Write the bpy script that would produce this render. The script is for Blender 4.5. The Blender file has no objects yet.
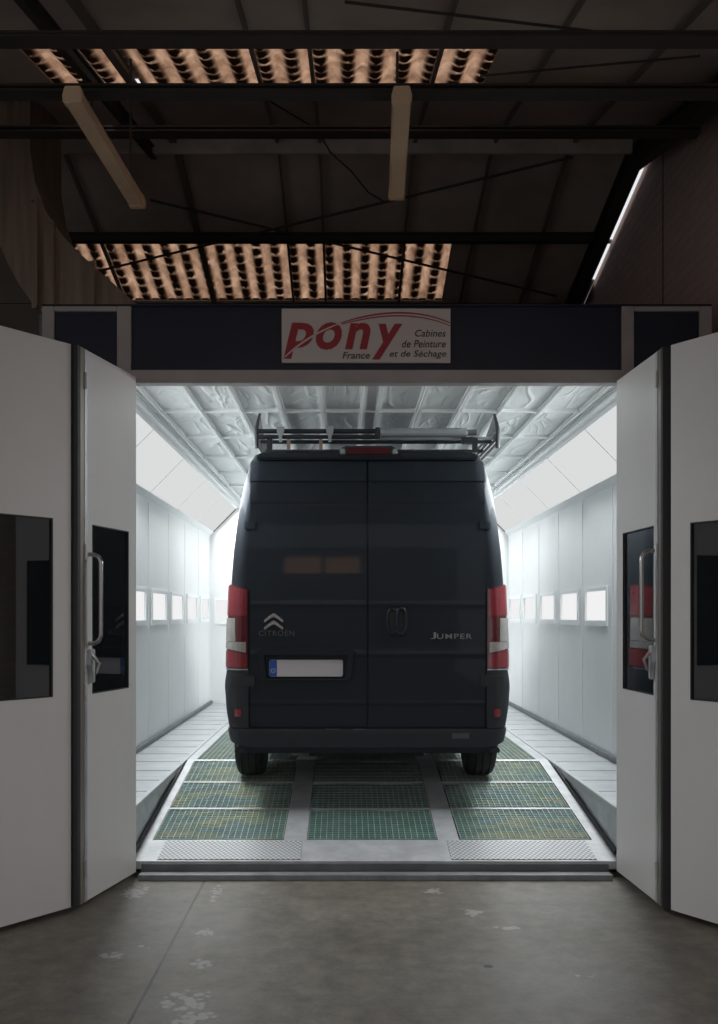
import bpy, bmesh, math, random
from mathutils import Matrix, Vector, noise
random.seed(7)
PI = math.pi
C = bpy.context.scene.collection
SC = bpy.context.scene
F = 950.0; VX = 346.0; VY = 615.0; CX = -0.184; CZ = 1.63
def P(px, py, d):                       # a point of the place at distance d
    return Vector(((px-VX)*d/F+CX, d, CZ+(VY-py)*d/F))

# ------------------------------------------------------------------ materials
def nmat(name):
    m = bpy.data.materials.new(name); m.use_nodes = True
    nt = m.node_tree; nt.nodes.clear()
    out = nt.nodes.new('ShaderNodeOutputMaterial')
    return m, nt, out
def N(nt, typ, **kw):
    n = nt.nodes.new(typ)
    for k, v in kw.items():
        if k in n.inputs: n.inputs[k].default_value = v
        else: setattr(n, k, v)
    return n
def ramp(nt, fac, stops):
    r = nt.nodes.new('ShaderNodeValToRGB'); e = r.color_ramp.elements
    while len(e) < len(stops): e.new(0.5)
    for el, (p, c) in zip(e, stops):
        el.position = p; el.color = (*c, 1) if len(c) == 3 else c
    nt.links.new(fac, r.inputs[0]); return r.outputs[0]
def math_(nt, op, a, b=None, c=None):
    n = nt.nodes.new('ShaderNodeMath'); n.operation = op
    for i, v in enumerate((a, b, c)):
        if v is None: continue
        if isinstance(v, (int, float)): n.inputs[i].default_value = v
        else: nt.links.new(v, n.inputs[i])
    return n.outputs[0]
def mixc(nt, fac, a, b, blend='MIX'):
    n = nt.nodes.new('ShaderNodeMix'); n.data_type = 'RGBA'; n.blend_type = blend
    for sock, v in ((n.inputs[0], fac), (n.inputs[6], a), (n.inputs[7], b)):
        if isinstance(v, (int, float)): sock.default_value = v
        elif isinstance(v, tuple): sock.default_value = (*v, 1) if len(v) == 3 else v
        else: nt.links.new(v, sock)
    return n.outputs[2]
def mat(name, col, rough=0.5, metal=0.0, coat=0.0, var=0.0, scale=3.0, stretch=(1,1,1), bump=0.0, bscale=20.0, spec=0.5, coat_rough=0.08):
    m, nt, out = nmat(name)
    b = N(nt, 'ShaderNodeBsdfPrincipled', Roughness=rough, Metallic=metal)
    b.inputs['Base Color'].default_value = (*col, 1)
    b.inputs['Coat Weight'].default_value = coat; b.inputs['Coat Roughness'].default_value = coat_rough
    b.inputs['Specular IOR Level'].default_value = spec
    nt.links.new(b.outputs[0], out.inputs[0])
    tc = N(nt, 'ShaderNodeTexCoord'); mp = N(nt, 'ShaderNodeMapping'); mp.inputs['Scale'].default_value = stretch
    nt.links.new(tc.outputs['Object'], mp.inputs[0])
    if var > 0:
        nz = N(nt, 'ShaderNodeTexNoise', Scale=scale, Detail=6.0, Roughness=0.6)
        nt.links.new(mp.outputs[0], nz.inputs['Vector'])
        lo = tuple(c*(1-var) for c in col); hi = tuple(min(1, c*(1+var)) for c in col)
        nt.links.new(ramp(nt, nz.outputs[0], [(0.3, lo), (0.7, hi)]), b.inputs['Base Color'])
    if bump > 0:
        nb = N(nt, 'ShaderNodeTexNoise', Scale=bscale, Detail=4.0)
        nt.links.new(mp.outputs[0], nb.inputs['Vector'])
        bp = N(nt, 'ShaderNodeBump', Strength=bump, Distance=0.02)
        nt.links.new(nb.outputs[0], bp.inputs['Height']); nt.links.new(bp.outputs[0], b.inputs['Normal'])
    return m
def emis(name, col, s):
    m, nt, out = nmat(name)
    e = N(nt, 'ShaderNodeEmission', Strength=s); e.inputs[0].default_value = (*col, 1)
    nt.links.new(e.outputs[0], out.inputs[0]); return m

M = {}
M['booth_white'] = mat('booth_white', (0.77, 0.78, 0.78), 0.38, var=0.04, scale=1.2, bump=0.04, bscale=2.5)
M['frame_white'] = mat('frame_white', (0.84, 0.86, 0.86), 0.45)
M['door_white'] = mat('door_white', (0.66, 0.645, 0.635), 0.42, var=0.04, scale=1.5)
M['facade_grey'] = mat('facade_grey', (0.40, 0.38, 0.36), 0.5, var=0.1, scale=4)
M['navy'] = mat('navy_panel', (0.018, 0.025, 0.045), 0.35, var=0.15)
M['galv'] = mat('galvanised', (0.50, 0.52, 0.54), 0.45, metal=0.55, var=0.18, scale=6)
M['galv_dark'] = mat('dark_steel', (0.16, 0.17, 0.18), 0.45, metal=0.5, var=0.2, scale=6)
M['chrome'] = mat('bright_steel', (0.42, 0.41, 0.40), 0.25, metal=0.95)
M['sill'] = mat('sill_steel', (0.24, 0.25, 0.26), 0.5, metal=0.3, var=0.2, scale=9)
M['rubber'] = mat('black_rubber', (0.018, 0.018, 0.019), 0.75, var=0.2, scale=12, bump=0.15)
M['seal'] = mat('dark_seal', (0.03, 0.032, 0.035), 0.6)
M['edge_brass'] = mat('edge_strip', (0.30, 0.26, 0.225), 0.35, metal=0.5)
M['paint'] = mat('van_paint', (0.020, 0.027, 0.036), 0.5, metal=0.45, coat=0.13, coat_rough=0.04, spec=0.3, var=0.06, scale=2)
M['van_dark'] = mat('van_plastic', (0.020, 0.024, 0.030), 0.5, var=0.1, scale=8)
M['lens_red'] = mat('lens_red', (0.23, 0.026, 0.036), 0.12, coat=0.6, var=0.12, scale=18)
M['lens_deep'] = mat('lens_deep_red', (0.12, 0.016, 0.022), 0.15, coat=0.6)
M['lens_dark'] = mat('lens_dark', (0.075, 0.010, 0.014), 0.4, spec=0.2)
M['lens_clear'] = mat('lens_clear', (0.36, 0.345, 0.33), 0.15, coat=0.6, var=0.12, scale=14)
M['plate_white'] = mat('plate_white', (0.62, 0.60, 0.62), 0.45)
M['plate_blue'] = mat('plate_blue', (0.02, 0.10, 0.42), 0.45)
M['badge'] = mat('badge_metal', (0.50, 0.51, 0.53), 0.25, metal=0.8)
M['badge_dim'] = mat('badge_dim', (0.12, 0.125, 0.135), 0.35, metal=0.3)
M['wordmark'] = mat('wordmark_grey', (0.26, 0.26, 0.265), 0.35, metal=0.3)
M['rack'] = mat('rack_black', (0.03, 0.035, 0.04), 0.4, metal=0.3)
M['rack_grey'] = mat('rack_grey', (0.34, 0.37, 0.38), 0.4, metal=0.3)
M['copper'] = mat('rusty_bolt', (0.28, 0.22, 0.17), 0.5, metal=0.4)
M['sign_white'] = mat('sign_white', (0.62, 0.58, 0.56), 0.5, var=0.05)
M['sign_red'] = mat('sign_red', (0.36, 0.035, 0.05), 0.5)
M['sign_text'] = mat('sign_text', (0.07, 0.065, 0.065), 0.5)
M['roof'] = mat('roof_sheet', (0.43, 0.365, 0.325), 0.85, var=0.25, scale=1.2, bump=0.2, bscale=6)
M['beam'] = mat('roof_steel', (0.032, 0.026, 0.023), 0.7, var=0.2)
M['flash'] = mat('ridge_board', (0.42, 0.38, 0.35), 0.7, var=0.25, scale=4)
M['batten'] = mat('batten_dark', (0.15, 0.125, 0.11), 0.8)
M['lamp_tan'] = mat('lamp_casing', (0.62, 0.44, 0.30), 0.5, var=0.1)
M['concrete_far'] = mat('far_wall', (0.12, 0.11, 0.10), 0.85, var=0.2)
M['walk'] = mat('walkway_steel', (0.44, 0.455, 0.47), 0.42, metal=0.35, var=0.12, scale=5)
M['ramp_frame'] = mat('ramp_frame', (0.50, 0.51, 0.52), 0.5, metal=0.25, var=0.16, scale=7)
M['bar'] = mat('grating_bar', (0.34, 0.40, 0.37), 0.6, metal=0.0, var=0.25, scale=9)
M['pit'] = mat('pit_dark', (0.05, 0.06, 0.06), 0.9)
M['light_slope'] = emis('lit_diffuser', (0.98, 1.0, 1.0), 0.72)
M['light_wall'] = emis('lit_wall_panel', (1.0, 1.0, 1.0), 0.88)
M['warm_window'] = emis('warm_window', (1.0, 0.55, 0.30), 4.0)

def filter_mat():
    m, nt, out = nmat('ceiling_filter_cloth')
    b = N(nt, 'ShaderNodeBsdfPrincipled', Roughness=0.9)
    b.inputs['Base Color'].default_value = (0.84, 0.88, 0.88, 1)
    tc = N(nt, 'ShaderNodeTexCoord'); oi = N(nt, 'ShaderNodeObjectInfo')
    ad = N(nt, 'ShaderNodeVectorMath', operation='ADD')
    sc = N(nt, 'ShaderNodeVectorMath', operation='SCALE'); sc.inputs['Scale'].default_value = 9.0
    cx = N(nt, 'ShaderNodeCombineXYZ')
    for i in range(3): nt.links.new(oi.outputs['Random'], cx.inputs[i])
    nt.links.new(cx.outputs[0], sc.inputs[0])
    nt.links.new(tc.outputs['Object'], ad.inputs[0]); nt.links.new(sc.outputs[0], ad.inputs[1])
    mp = N(nt, 'ShaderNodeMapping'); mp.inputs['Scale'].default_value = (1.6, 0.55, 1)
    nt.links.new(ad.outputs[0], mp.inputs[0])
    nz = N(nt, 'ShaderNodeTexNoise', Scale=2.2, Detail=1.5, Distortion=1.2)
    nt.links.new(mp.outputs[0], nz.inputs['Vector'])
    w = math_(nt, 'SINE', math_(nt, 'MULTIPLY', nz.outputs[0], 30.0))
    w = math_(nt, 'MULTIPLY', math_(nt, 'ADD', w, 1.0), 0.5)
    w = math_(nt, 'POWER', w, 5.0)
    bp = N(nt, 'ShaderNodeBump', Strength=0.25, Distance=0.02)
    nt.links.new(w, bp.inputs['Height']); nt.links.new(bp.outputs[0], b.inputs['Normal'])
    nt.links.new(b.outputs[0], out.inputs[0]); return m
M['filter'] = filter_mat()

def glass_mat():
    m, nt, out = nmat('dark_door_glass')
    g = N(nt, 'ShaderNodeBsdfGlossy', Roughness=0.02); g.inputs[0].default_value = (0.85, 0.88, 0.9, 1)
    t = N(nt, 'ShaderNodeBsdfTransparent'); t.inputs[0].default_value = (0.55, 0.57, 0.60, 1)
    d = N(nt, 'ShaderNodeBsdfDiffuse'); d.inputs[0].default_value = (0.03, 0.035, 0.04, 1)
    fr = N(nt, 'ShaderNodeFresnel', IOR=2.1)
    m1 = N(nt, 'ShaderNodeMixShader'); m1.inputs[0].default_value = 0.3
    nt.links.new(t.outputs[0], m1.inputs[1]); nt.links.new(d.outputs[0], m1.inputs[2])
    m2 = N(nt, 'ShaderNodeMixShader')
    nt.links.new(fr.outputs[0], m2.inputs[0]); nt.links.new(m1.outputs[0], m2.inputs[1]); nt.links.new(g.outputs[0], m2.inputs[2])
    nt.links.new(m2.outputs[0], out.inputs[0]); return m
M['glass'] = glass_mat()

def skylight_mat():
    m, nt, out = nmat('aged_skylight_sheet')
    geo = N(nt, 'ShaderNodeNewGeometry'); sp = N(nt, 'ShaderNodeSeparateXYZ')
    nt.links.new(geo.outputs['Position'], sp.inputs[0])
    ph = math_(nt, 'MULTIPLY', sp.outputs[0], 2*PI/0.172)
    valley = math_(nt, 'MULTIPLY', math_(nt, 'ADD', math_(nt, 'COSINE', ph), 1.0), 0.5)   # 1 at the low flutes
    mp = N(nt, 'ShaderNodeMapping'); mp.inputs['Scale'].default_value = (5.8, 3.0, 1.0)
    nt.links.new(geo.outputs['Position'], mp.inputs[0])
    nz = N(nt, 'ShaderNodeTexNoise', Scale=1.6, Detail=4.0, Roughness=0.65, Distortion=0.6)
    nt.links.new(mp.outputs[0], nz.inputs['Vector'])
    # rows of dirt crescents lying in the flutes, each flute with rows of its own
    wn = N(nt, 'ShaderNodeTexWhiteNoise', noise_dimensions='1D')
    nt.links.new(math_(nt, 'FLOOR', math_(nt, 'MULTIPLY_ADD', sp.outputs[0], 1/0.172, 40.5)), wn.inputs['W'])
    sag = math_(nt, 'MULTIPLY', valley, 0.05)
    yy = math_(nt, 'ADD', sp.outputs[1], sag)
    yy = math_(nt, 'ADD', yy, math_(nt, 'MULTIPLY', nz.outputs[0], 0.16))
    yy = math_(nt, 'ADD', yy, math_(nt, 'MULTIPLY', wn.outputs['Value'], 0.3))
    cres = math_(nt, 'MULTIPLY', math_(nt, 'ADD', math_(nt, 'SINE', math_(nt, 'MULTIPLY', yy, 2*PI/0.135)), 1.0), 0.5)
    cres = math_(nt, 'MULTIPLY', math_(nt, 'POWER', cres, 3.0), math_(nt, 'MULTIPLY_ADD', nz.outputs[0], 3.6, -1.0))
    dirt = math_(nt, 'SMOOTH_MAX', math_(nt, 'MULTIPLY_ADD', valley, 1.9, -0.62), 0.0, 0.1)
    dirt = math_(nt, 'MULTIPLY', dirt, math_(nt, 'SUBTRACT', 1.15, cres))
    dirt = math_(nt, 'MULTIPLY', dirt, math_(nt, 'ADD', 0.45, math_(nt, 'MULTIPLY', nz.outputs[0], 1.1)))
    dirt = math_(nt, 'MAXIMUM', math_(nt, 'MINIMUM', dirt, 1.0), 0.0)
    clean = ramp(nt, nz.outputs[0], [(0.3, (0.46, 0.335, 0.26)), (0.75, (0.88, 0.71, 0.58))])
    col = mixc(nt, dirt, clean, (0.06, 0.038, 0.027))
    t = N(nt, 'ShaderNodeBsdfTranslucent'); d = N(nt, 'ShaderNodeBsdfDiffuse')
    nt.links.new(col, t.inputs[0]); nt.links.new(col, d.inputs[0])
    mx = N(nt, 'ShaderNodeMixShader'); mx.inputs[0].default_value = 0.15
    nt.links.new(t.outputs[0], mx.inputs[1]); nt.links.new(d.outputs[0], mx.inputs[2])
    nt.links.new(mx.outputs[0], out.inputs[0]); return m
M['skylight'] = skylight_mat()

def concrete_mat():
    m, nt, out = nmat('hall_concrete')
    b = N(nt, 'ShaderNodeBsdfPrincipled', Roughness=0.62)
    geo = N(nt, 'ShaderNodeNewGeometry'); pos = geo.outputs['Position']
    n1 = N(nt, 'ShaderNodeTexNoise', Scale=0.9, Detail=8.0, Roughness=0.62)
    n2 = N(nt, 'ShaderNodeTexNoise', Scale=7.0, Detail=8.0, Roughness=0.75)
    n3 = N(nt, 'ShaderNodeTexVoronoi', Scale=26.0)
    for n in (n1, n2, n3): nt.links.new(pos, n.inputs['Vector'])
    c = ramp(nt, n1.outputs[0], [(0.3, (0.125, 0.110, 0.088)), (0.7, (0.205, 0.186, 0.152))])
    c = mixc(nt, 0.55, c, ramp(nt, n2.outputs[0], [(0.36, (0.38, 0.37, 0.36)), (0.64, (1.35, 1.35, 1.35))]), 'MULTIPLY')
    sp = N(nt, 'ShaderNodeSeparateXYZ'); nt.links.new(pos, sp.inputs[0])
    # cut joint in the slab
    jx = math_(nt, 'ABSOLUTE', math_(nt, 'ADD', sp.outputs[0], math_(nt, 'MULTIPLY_ADD', n2.outputs[0], 0.012, 1.044)))
    j = math_(nt, 'LESS_THAN', jx, 0.007)
    c = mixc(nt, math_(nt, 'MULTIPLY', j, 0.75), c, (0.03, 0.027, 0.024))
    # spilled white paint
    spots = [(-0.86, 4.02, 0.17, 0.20), (-0.80, 3.84, 0.15, 0.16), (-1.30, 4.55, 0.11, 0.07), (-1.18, 4.66, 0.06, 0.05), (-1.42, 5.6, 0.12, 0.22), (-0.86, 4.45, 0.09, 0.12), (-0.92, 4.85, 0.09, 0.14), (-0.95, 5.55, 0.06, 0.3), (0.66, 4.95, 0.12, 0.06), (0.35, 5.62, 0.13, 0.10), (0.52, 5.2, 0.10, 0.10), (0.9, 4.3, 0.07, 0.05)]
    acc = None
    for (x, y, rx, ry) in spots:
        dx = math_(nt, 'DIVIDE', math_(nt, 'SUBTRACT', sp.outputs[0], x), rx)
        dy = math_(nt, 'DIVIDE', math_(nt, 'SUBTRACT', sp.outputs[1], y), ry)
        r = math_(nt, 'ADD', math_(nt, 'MULTIPLY', dx, dx), math_(nt, 'MULTIPLY', dy, dy))
        v = math_(nt, 'MAXIMUM', math_(nt, 'SUBTRACT', 1.0, r), 0.0)
        acc = v if acc is None else math_(nt, 'MAXIMUM', acc, v)
    k = math_(nt, 'MULTIPLY', acc, math_(nt, 'MULTIPLY_ADD', n2.outputs[0], 0.9, math_(nt, 'MULTIPLY', math_(nt, 'SUBTRACT', 0.75, n3.outputs[0]), 0.95)))
    k = ramp(nt, k, [(0.46, (0, 0, 0)), (0.62, (1, 1, 1))])
    c = mixc(nt, math_(nt, 'MULTIPLY', k, 0.45), c, (0.50, 0.49, 0.48))
    # a small oil drop
    od = math_(nt, 'ADD', math_(nt, 'POWER', math_(nt, 'ABSOLUTE', math_(nt, 'SUBTRACT', sp.outputs[0], 0.477)), 2.0), math_(nt, 'POWER', math_(nt, 'ABSOLUTE', math_(nt, 'SUBTRACT', sp.outputs[1], 4.407)), 2.0))
    c = mixc(nt, math_(nt, 'LESS_THAN', od, 0.0005), c, (0.015, 0.012, 0.01))
    nt.links.new(c, b.inputs['Base Color'])
    rr = math_(nt, 'MULTIPLY_ADD', n1.outputs[0], 0.35, 0.38)
    nt.links.new(rr, b.inputs['Roughness'])
    bp = N(nt, 'ShaderNodeBump', Strength=0.12, Distance=0.01); nt.links.new(n2.outputs[0], bp.inputs['Height'])
    nt.links.new(bp.outputs[0], b.inputs['Normal'])
    nt.links.new(b.outputs[0], out.inputs[0]); return m
M['concrete'] = concrete_mat()

def brick_mat():
    m, nt, out = nmat('hall_brick')
    b = N(nt, 'ShaderNodeBsdfPrincipled', Roughness=0.9)
    geo = N(nt, 'ShaderNodeNewGeometry'); sp = N(nt, 'ShaderNodeSeparateXYZ'); nt.links.new(geo.outputs['Position'], sp.inputs[0])
    cb = N(nt, 'ShaderNodeCombineXYZ'); nt.links.new(sp.outputs[1], cb.inputs[0]); nt.links.new(sp.outputs[2], cb.inputs[1])
    br = N(nt, 'ShaderNodeTexBrick', Scale=1.0)
    br.inputs['Color1'].default_value = (0.56, 0.42, 0.38, 1); br.inputs['Color2'].default_value = (0.50, 0.38, 0.345, 1)
    br.inputs['Mortar'].default_value = (0.44, 0.35, 0.32, 1)
    br.inputs['Brick Width'].default_value = 0.24; br.inputs['Row Height'].default_value = 0.08; br.inputs['Mortar Size'].default_value = 0.008
    nt.links.new(cb.outputs[0], br.inputs['Vector'])
    j = math_(nt, 'LESS_THAN', math_(nt, 'ABSOLUTE', math_(nt, 'SUBTRACT', sp.outputs[1], 7.39)), 0.02)
    c = mixc(nt, math_(nt, 'MULTIPLY', j, 0.7), br.outputs[0], (0.04, 0.03, 0.028))
    nt.links.new(c, b.inputs['Base Color'])
    bp = N(nt, 'ShaderNodeBump', Strength=0.3, Distance=0.01); nt.links.new(br.outputs[1], bp.inputs['Height']); nt.links.new(bp.outputs[0], b.inputs['Normal'])
    nt.links.new(b.outputs[0], out.inputs[0]); return m
M['brick'] = brick_mat()

def duct_mat():
    m, nt, out = nmat('duct_sheet_metal')
    b = N(nt, 'ShaderNodeBsdfPrincipled', Roughness=0.34, Metallic=0.75)
    tc = N(nt, 'ShaderNodeTexCoord'); mp = N(nt, 'ShaderNodeMapping'); mp.inputs['Scale'].default_value = (14, 14, 0.8)
    nt.links.new(tc.outputs['Object'], mp.inputs[0])
    nz = N(nt, 'ShaderNodeTexNoise', Scale=1.5, Detail=5.0); nt.links.new(mp.outputs[0], nz.inputs['Vector'])
    nt.links.new(ramp(nt, nz.outputs[0], [(0.3, (0.30, 0.24, 0.20)), (0.7, (0.48, 0.38, 0.31))]), b.inputs['Base Color'])
    nt.links.new(b.outputs[0], out.inputs[0]); return m
M['duct'] = duct_mat()

def pad_mat():
    m, nt, out = nmat('overspray_filter_pad')
    b = N(nt, 'ShaderNodeBsdfPrincipled', Roughness=0.95)
    geo = N(nt, 'ShaderNodeNewGeometry')
    mp = N(nt, 'ShaderNodeMapping'); mp.inputs['Scale'].default_value = (1.4, 4.2, 1)
    nt.links.new(geo.outputs['Position'], mp.inputs[0])
    nz = N(nt, 'ShaderNodeTexNoise', Scale=1.7, Detail=4.0, Roughness=0.6, Distortion=0.5); nt.links.new(mp.outputs[0], nz.inputs['Vector'])
    sp = N(nt, 'ShaderNodeSeparateXYZ'); nt.links.new(geo.outputs['Position'], sp.inputs[0])
    c = ramp(nt, nz.outputs[0], [(0.36, (0.09, 0.17, 0.145)), (0.45, (0.12, 0.21, 0.24)), (0.50, (0.14, 0.21, 0.15)), (0.58, (0.30, 0.31, 0.15)), (0.66, (0.28, 0.24, 0.18))])
    g = ramp(nt, nz.outputs[0], [(0.3, (0.022, 0.12, 0.095)), (0.7, (0.045, 0.19, 0.15))])
    # green middle strip, darker because the vehicle's shadow is put into its colour
    k = math_(nt, 'SMOOTH_MIN', math_(nt, 'MAXIMUM', math_(nt, 'MULTIPLY', math_(nt, 'SUBTRACT', math_(nt, 'ABSOLUTE', sp.outputs[0]), 0.55), 3.0), 0.0), 1.0, 0.1)
    nt.links.new(mixc(nt, k, g, c), b.inputs['Base Color'])
    nt.links.new(b.outputs[0], out.inputs[0]); return m
M['pad'] = pad_mat()

def tread_mat():
    m, nt, out = nmat('tread_plate')
    b = N(nt, 'ShaderNodeBsdfPrincipled', Roughness=0.55, Metallic=0.1)
    geo = N(nt, 'ShaderNodeNewGeometry')
    mp = N(nt, 'ShaderNodeMapping'); mp.inputs['Scale'].default_value = (44, 30, 1); mp.inputs['Rotation'].default_value = (0, 0, PI/4)
    nt.links.new(geo.outputs['Position'], mp.inputs[0])
    ck = N(nt, 'ShaderNodeTexVoronoi', voronoi_dimensions='2D', Scale=1.0, Randomness=0.0); nt.links.new(mp.outputs[0], ck.inputs['Vector'])
    nt.links.new(ramp(nt, ck.outputs[0], [(0.25, (0.60, 0.61, 0.62)), (0.5, (0.26, 0.27, 0.28))]), b.inputs['Base Color'])
    bp = N(nt, 'ShaderNodeBump', Strength=0.6, Distance=0.005, invert=True); nt.links.new(ck.outputs[0], bp.inputs['Height']); nt.links.new(bp.outputs[0], b.inputs['Normal'])
    nt.links.new(b.outputs[0], out.inputs[0]); return m
M['tread'] = tread_mat()

# ------------------------------------------------------------------ mesh builder
class MB:
    def __init__(s): s.v = []; s.f = []
    def add(s, vs, fs, mtx=None):
        k = len(s.v)
        for p in vs:
            p = Vector(p); s.v.append(mtx @ p if mtx else p)
        s.f += [tuple(i+k for i in f) for f in fs]; return s
    def box(s, lo, hi, mtx=None):
        (a, b, c), (d, e, f) = lo, hi
        vs = [(a,b,c),(d,b,c),(d,e,c),(a,e,c),(a,b,f),(d,b,f),(d,e,f),(a,e,f)]
        return s.add(vs, [(0,3,2,1),(4,5,6,7),(0,1,5,4),(1,2,6,5),(2,3,7,6),(3,0,4,7)], mtx)
    def prism(s, pts, ax, t0, t1):          # polygon in the two other axes, extruded along ax
        def mk(p, t):
            q = list(p); q.insert(ax, t); return q
        n = len(pts)
        vs = [mk(p, t0) for p in pts]+[mk(p, t1) for p in pts]
        return s.add(vs, [tuple(range(n)), tuple(range(2*n-1, n-1, -1))]+[(i, i+n, (i+1) % n+n, (i+1) % n) for i in range(n)])
    def tube(s, pts, r, n=10, closed=False):
        pts = [Vector(p) for p in pts]; m = len(pts); rings = []
        up = None
        for i, p in enumerate(pts):
            a = pts[(i-1) % m] if (closed or i > 0) else p
            b = pts[(i+1) % m] if (closed or i < m-1) else p
            t = (b-a).normalized()
            if up is None:
                up = t.orthogonal().normalized()
            up = (up-t*up.dot(t))
            up = up.normalized() if up.length > 1e-6 else t.orthogonal().normalized()
            w = t.cross(up)
            rr = r[i] if isinstance(r, (list, tuple)) else r
            rings.append([p+(up*math.cos(2*PI*j/n)+w*math.sin(2*PI*j/n))*rr for j in range(n)])
        vs = [q for g in rings for q in g]; fs = []
        for i in range(m if closed else m-1):
            k = (i+1) % m
            for j in range(n): fs.append((i*n+j, i*n+(j+1) % n, k*n+(j+1) % n, k*n+j))
        if not closed:
            fs += [tuple(range(n-1, -1, -1)), tuple(range((m-1)*n, m*n))]
        return s.add(vs, fs)
    def lathe(s, prof, ax=0, n=40, c=(0,0,0)):   # prof of (along axis, radius)
        vs = []; fs = []; m = len(prof)
        for (t, r) in prof:
            for j in range(n):
                a = 2*PI*j/n; q = [math.cos(a)*r, math.sin(a)*r]; q.insert(ax, t)
                vs.append(tuple(q[i]+c[i] for i in range(3)))
        for i in range(m-1):
            for j in range(n): fs.append((i*n+j, i*n+(j+1) % n, (i+1)*n+(j+1) % n, (i+1)*n+j))
        fs += [tuple(range(n-1, -1, -1)), tuple(range((m-1)*n, m*n))]
        return s.add(vs, fs)
    def sheet(s, fn, nu, nv, closed=False):
        vs = [fn(i/nu, j/nv) for j in range(nv+1) for i in range(nu+1)]
        return s.add(vs, [(j*(nu+1)+i, j*(nu+1)+i+1, (j+1)*(nu+1)+i+1, (j+1)*(nu+1)+i) for j in range(nv) for i in range(nu)])
    def build(s, name, m, parent=None, bevel=0.0, smooth=False, world=False, seg=2):
        me = bpy.data.meshes.new(name)
        vs = s.v
        if world and parent is not None:
            inv = RM[parent.name].inverted(); vs = [inv @ v for v in s.v]
        me.from_pydata([tuple(v) for v in vs], [], s.f); me.update()
        bm = bmesh.new(); bm.from_mesh(me); bmesh.ops.recalc_face_normals(bm, faces=bm.faces)
        if bevel > 0:
            es = [e for e in bm.edges if len(e.link_faces) == 2 and e.calc_face_angle(0) > 0.6]
            bmesh.ops.bevel(bm, geom=es, offset=bevel, segments=seg, affect='EDGES', clamp_overlap=True)
        bm.to_mesh(me); bm.free()
        me.materials.append(m)
        if smooth:
            me.polygons.foreach_set('use_smooth', [True]*len(me.polygons))
            try: me.set_sharp_from_angle(angle=math.radians(38))
            except Exception: pass
        o = bpy.data.objects.new(name, me); C.objects.link(o)
        if parent is not None: o.parent = parent
        return o
RM = {}
def thing(name, label, cat, loc=(0,0,0), rot=(0,0,0), group=None, kind=None):
    o = bpy.data.objects.new(name, None); C.objects.link(o)
    o.location = loc; o.rotation_euler = rot; o.empty_display_size = 0.2
    from mathutils import Euler
    RM[o.name] = Matrix.Translation(Vector(loc)) @ Euler(rot).to_matrix().to_4x4()
    return tag(o, label, cat, group, kind)
def tag(o, label=None, cat=None, group=None, kind=None):
    if label: o['label'] = label
    if cat: o['category'] = cat
    if group: o['group'] = group
    if kind: o['kind'] = kind
    return o
def struct(o, label=None, cat=None):
    o['kind'] = 'structure'
    if label: o['label'] = label
    if cat: o['category'] = cat
    return o
def dup(root, loc, label, rot=None, group=None):
    r = root.copy(); C.objects.link(r); r.location = loc
    if rot is not None: r.rotation_euler = rot
    r['label'] = label
    if group: r['group'] = group
    for ch in list(root.children):
        c = ch.copy(); C.objects.link(c); c.parent = r
        for g in list(ch.children):
            d = g.copy(); C.objects.link(d); d.parent = c
    return r
def text_mesh(body, size, shear=0.0, bold=0.0, extrude=0.002, space=1.0):
    cu = bpy.data.curves.new('lettering', 'FONT'); cu.body = body; cu.size = size; cu.shear = shear
    cu.offset = bold; cu.extrude = extrude; cu.space_character = space; cu.resolution_u = 4
    o = bpy.data.objects.new('lettering', cu); C.objects.link(o)
    bpy.context.view_layer.update()
    me = bpy.data.meshes.new_from_object(o.evaluated_get(bpy.context.evaluated_depsgraph_get()))
    bpy.data.objects.remove(o); bpy.data.curves.remove(cu)
    return me
def lettering(name, body, m, parent, x0, x1, z0, z1, yfn, shear=0.0, bold=0.0, space=1.0):
    """lettering standing in a wall facing -Y, fitted in x0..x1, z0..z1 (parent's space)"""
    me = text_mesh(body, 1.0, shear, bold, 0.01, space)
    xs = [v.co.x for v in me.vertices]; ys = [v.co.y for v in me.vertices]
    ax, bx, ay, by = min(xs), max(xs), min(ys), max(ys)
    for v in me.vertices:
        x = x0+(v.co.x-ax)/(bx-ax)*(x1-x0); z = z0+(v.co.y-ay)/(by-ay)*(z1-z0)
        v.co = (x, yfn(x, z)-0.002-(0.0015 if v.co.z > 0 else -0.0015), z)
    me.materials.clear(); me.materials.append(m); me.name = name
    o = bpy.data.objects.new(name, me); C.objects.link(o); o.parent = parent; return o
ORD = ['nearest', 'second', 'third', 'fourth', 'fifth', 'sixth', 'seventh']

D0 = 5.94                                # plane of the booth front
def ramp_z(d): return 0.09+0.15*(d-D0)
FZ = 0.40; D1 = 8.02                     # booth floor level, end of the ramp
YB = 13.2                                # booth back wall
WX = 2.07                                # booth half width

# ------------------------------------------------------------------ the hall
struct(MB().box((-7, -9, -0.2), (2.28, 14.2, 0.0)).build('floor', M['concrete']))
def roof_z(d):
    return CZ+1.94+0.242*d if d < 7.55 else CZ+5.6-0.242*d
def roof_piece(mb, x0, x1, d0, d1, t=0.012):
    for a, b in ((d0, min(d1, 7.55)), (max(d0, 7.55), d1)):
        if b-a < 1e-4: continue
        za, zb = roof_z(a), roof_z(b)
        mb.add([(x0,a,za),(x1,a,za),(x1,b,zb),(x0,b,zb),(x0,a,za+t),(x1,a,za+t),(x1,b,zb+t),(x0,b,zb+t)],
               [(0,3,2,1),(4,5,6,7),(0,1,5,4),(1,2,6,5),(2,3,7,6),(3,0,4,7)])
S1 = (5.25, 6.15); S2 = (8.80, 9.78)
X1a, X1b, X2a, X2b = -2.07, 0.70, -3.05, 0.80
XE = 2.232                                # roof edge where the daylight slit opens
rf = MB()
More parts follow.
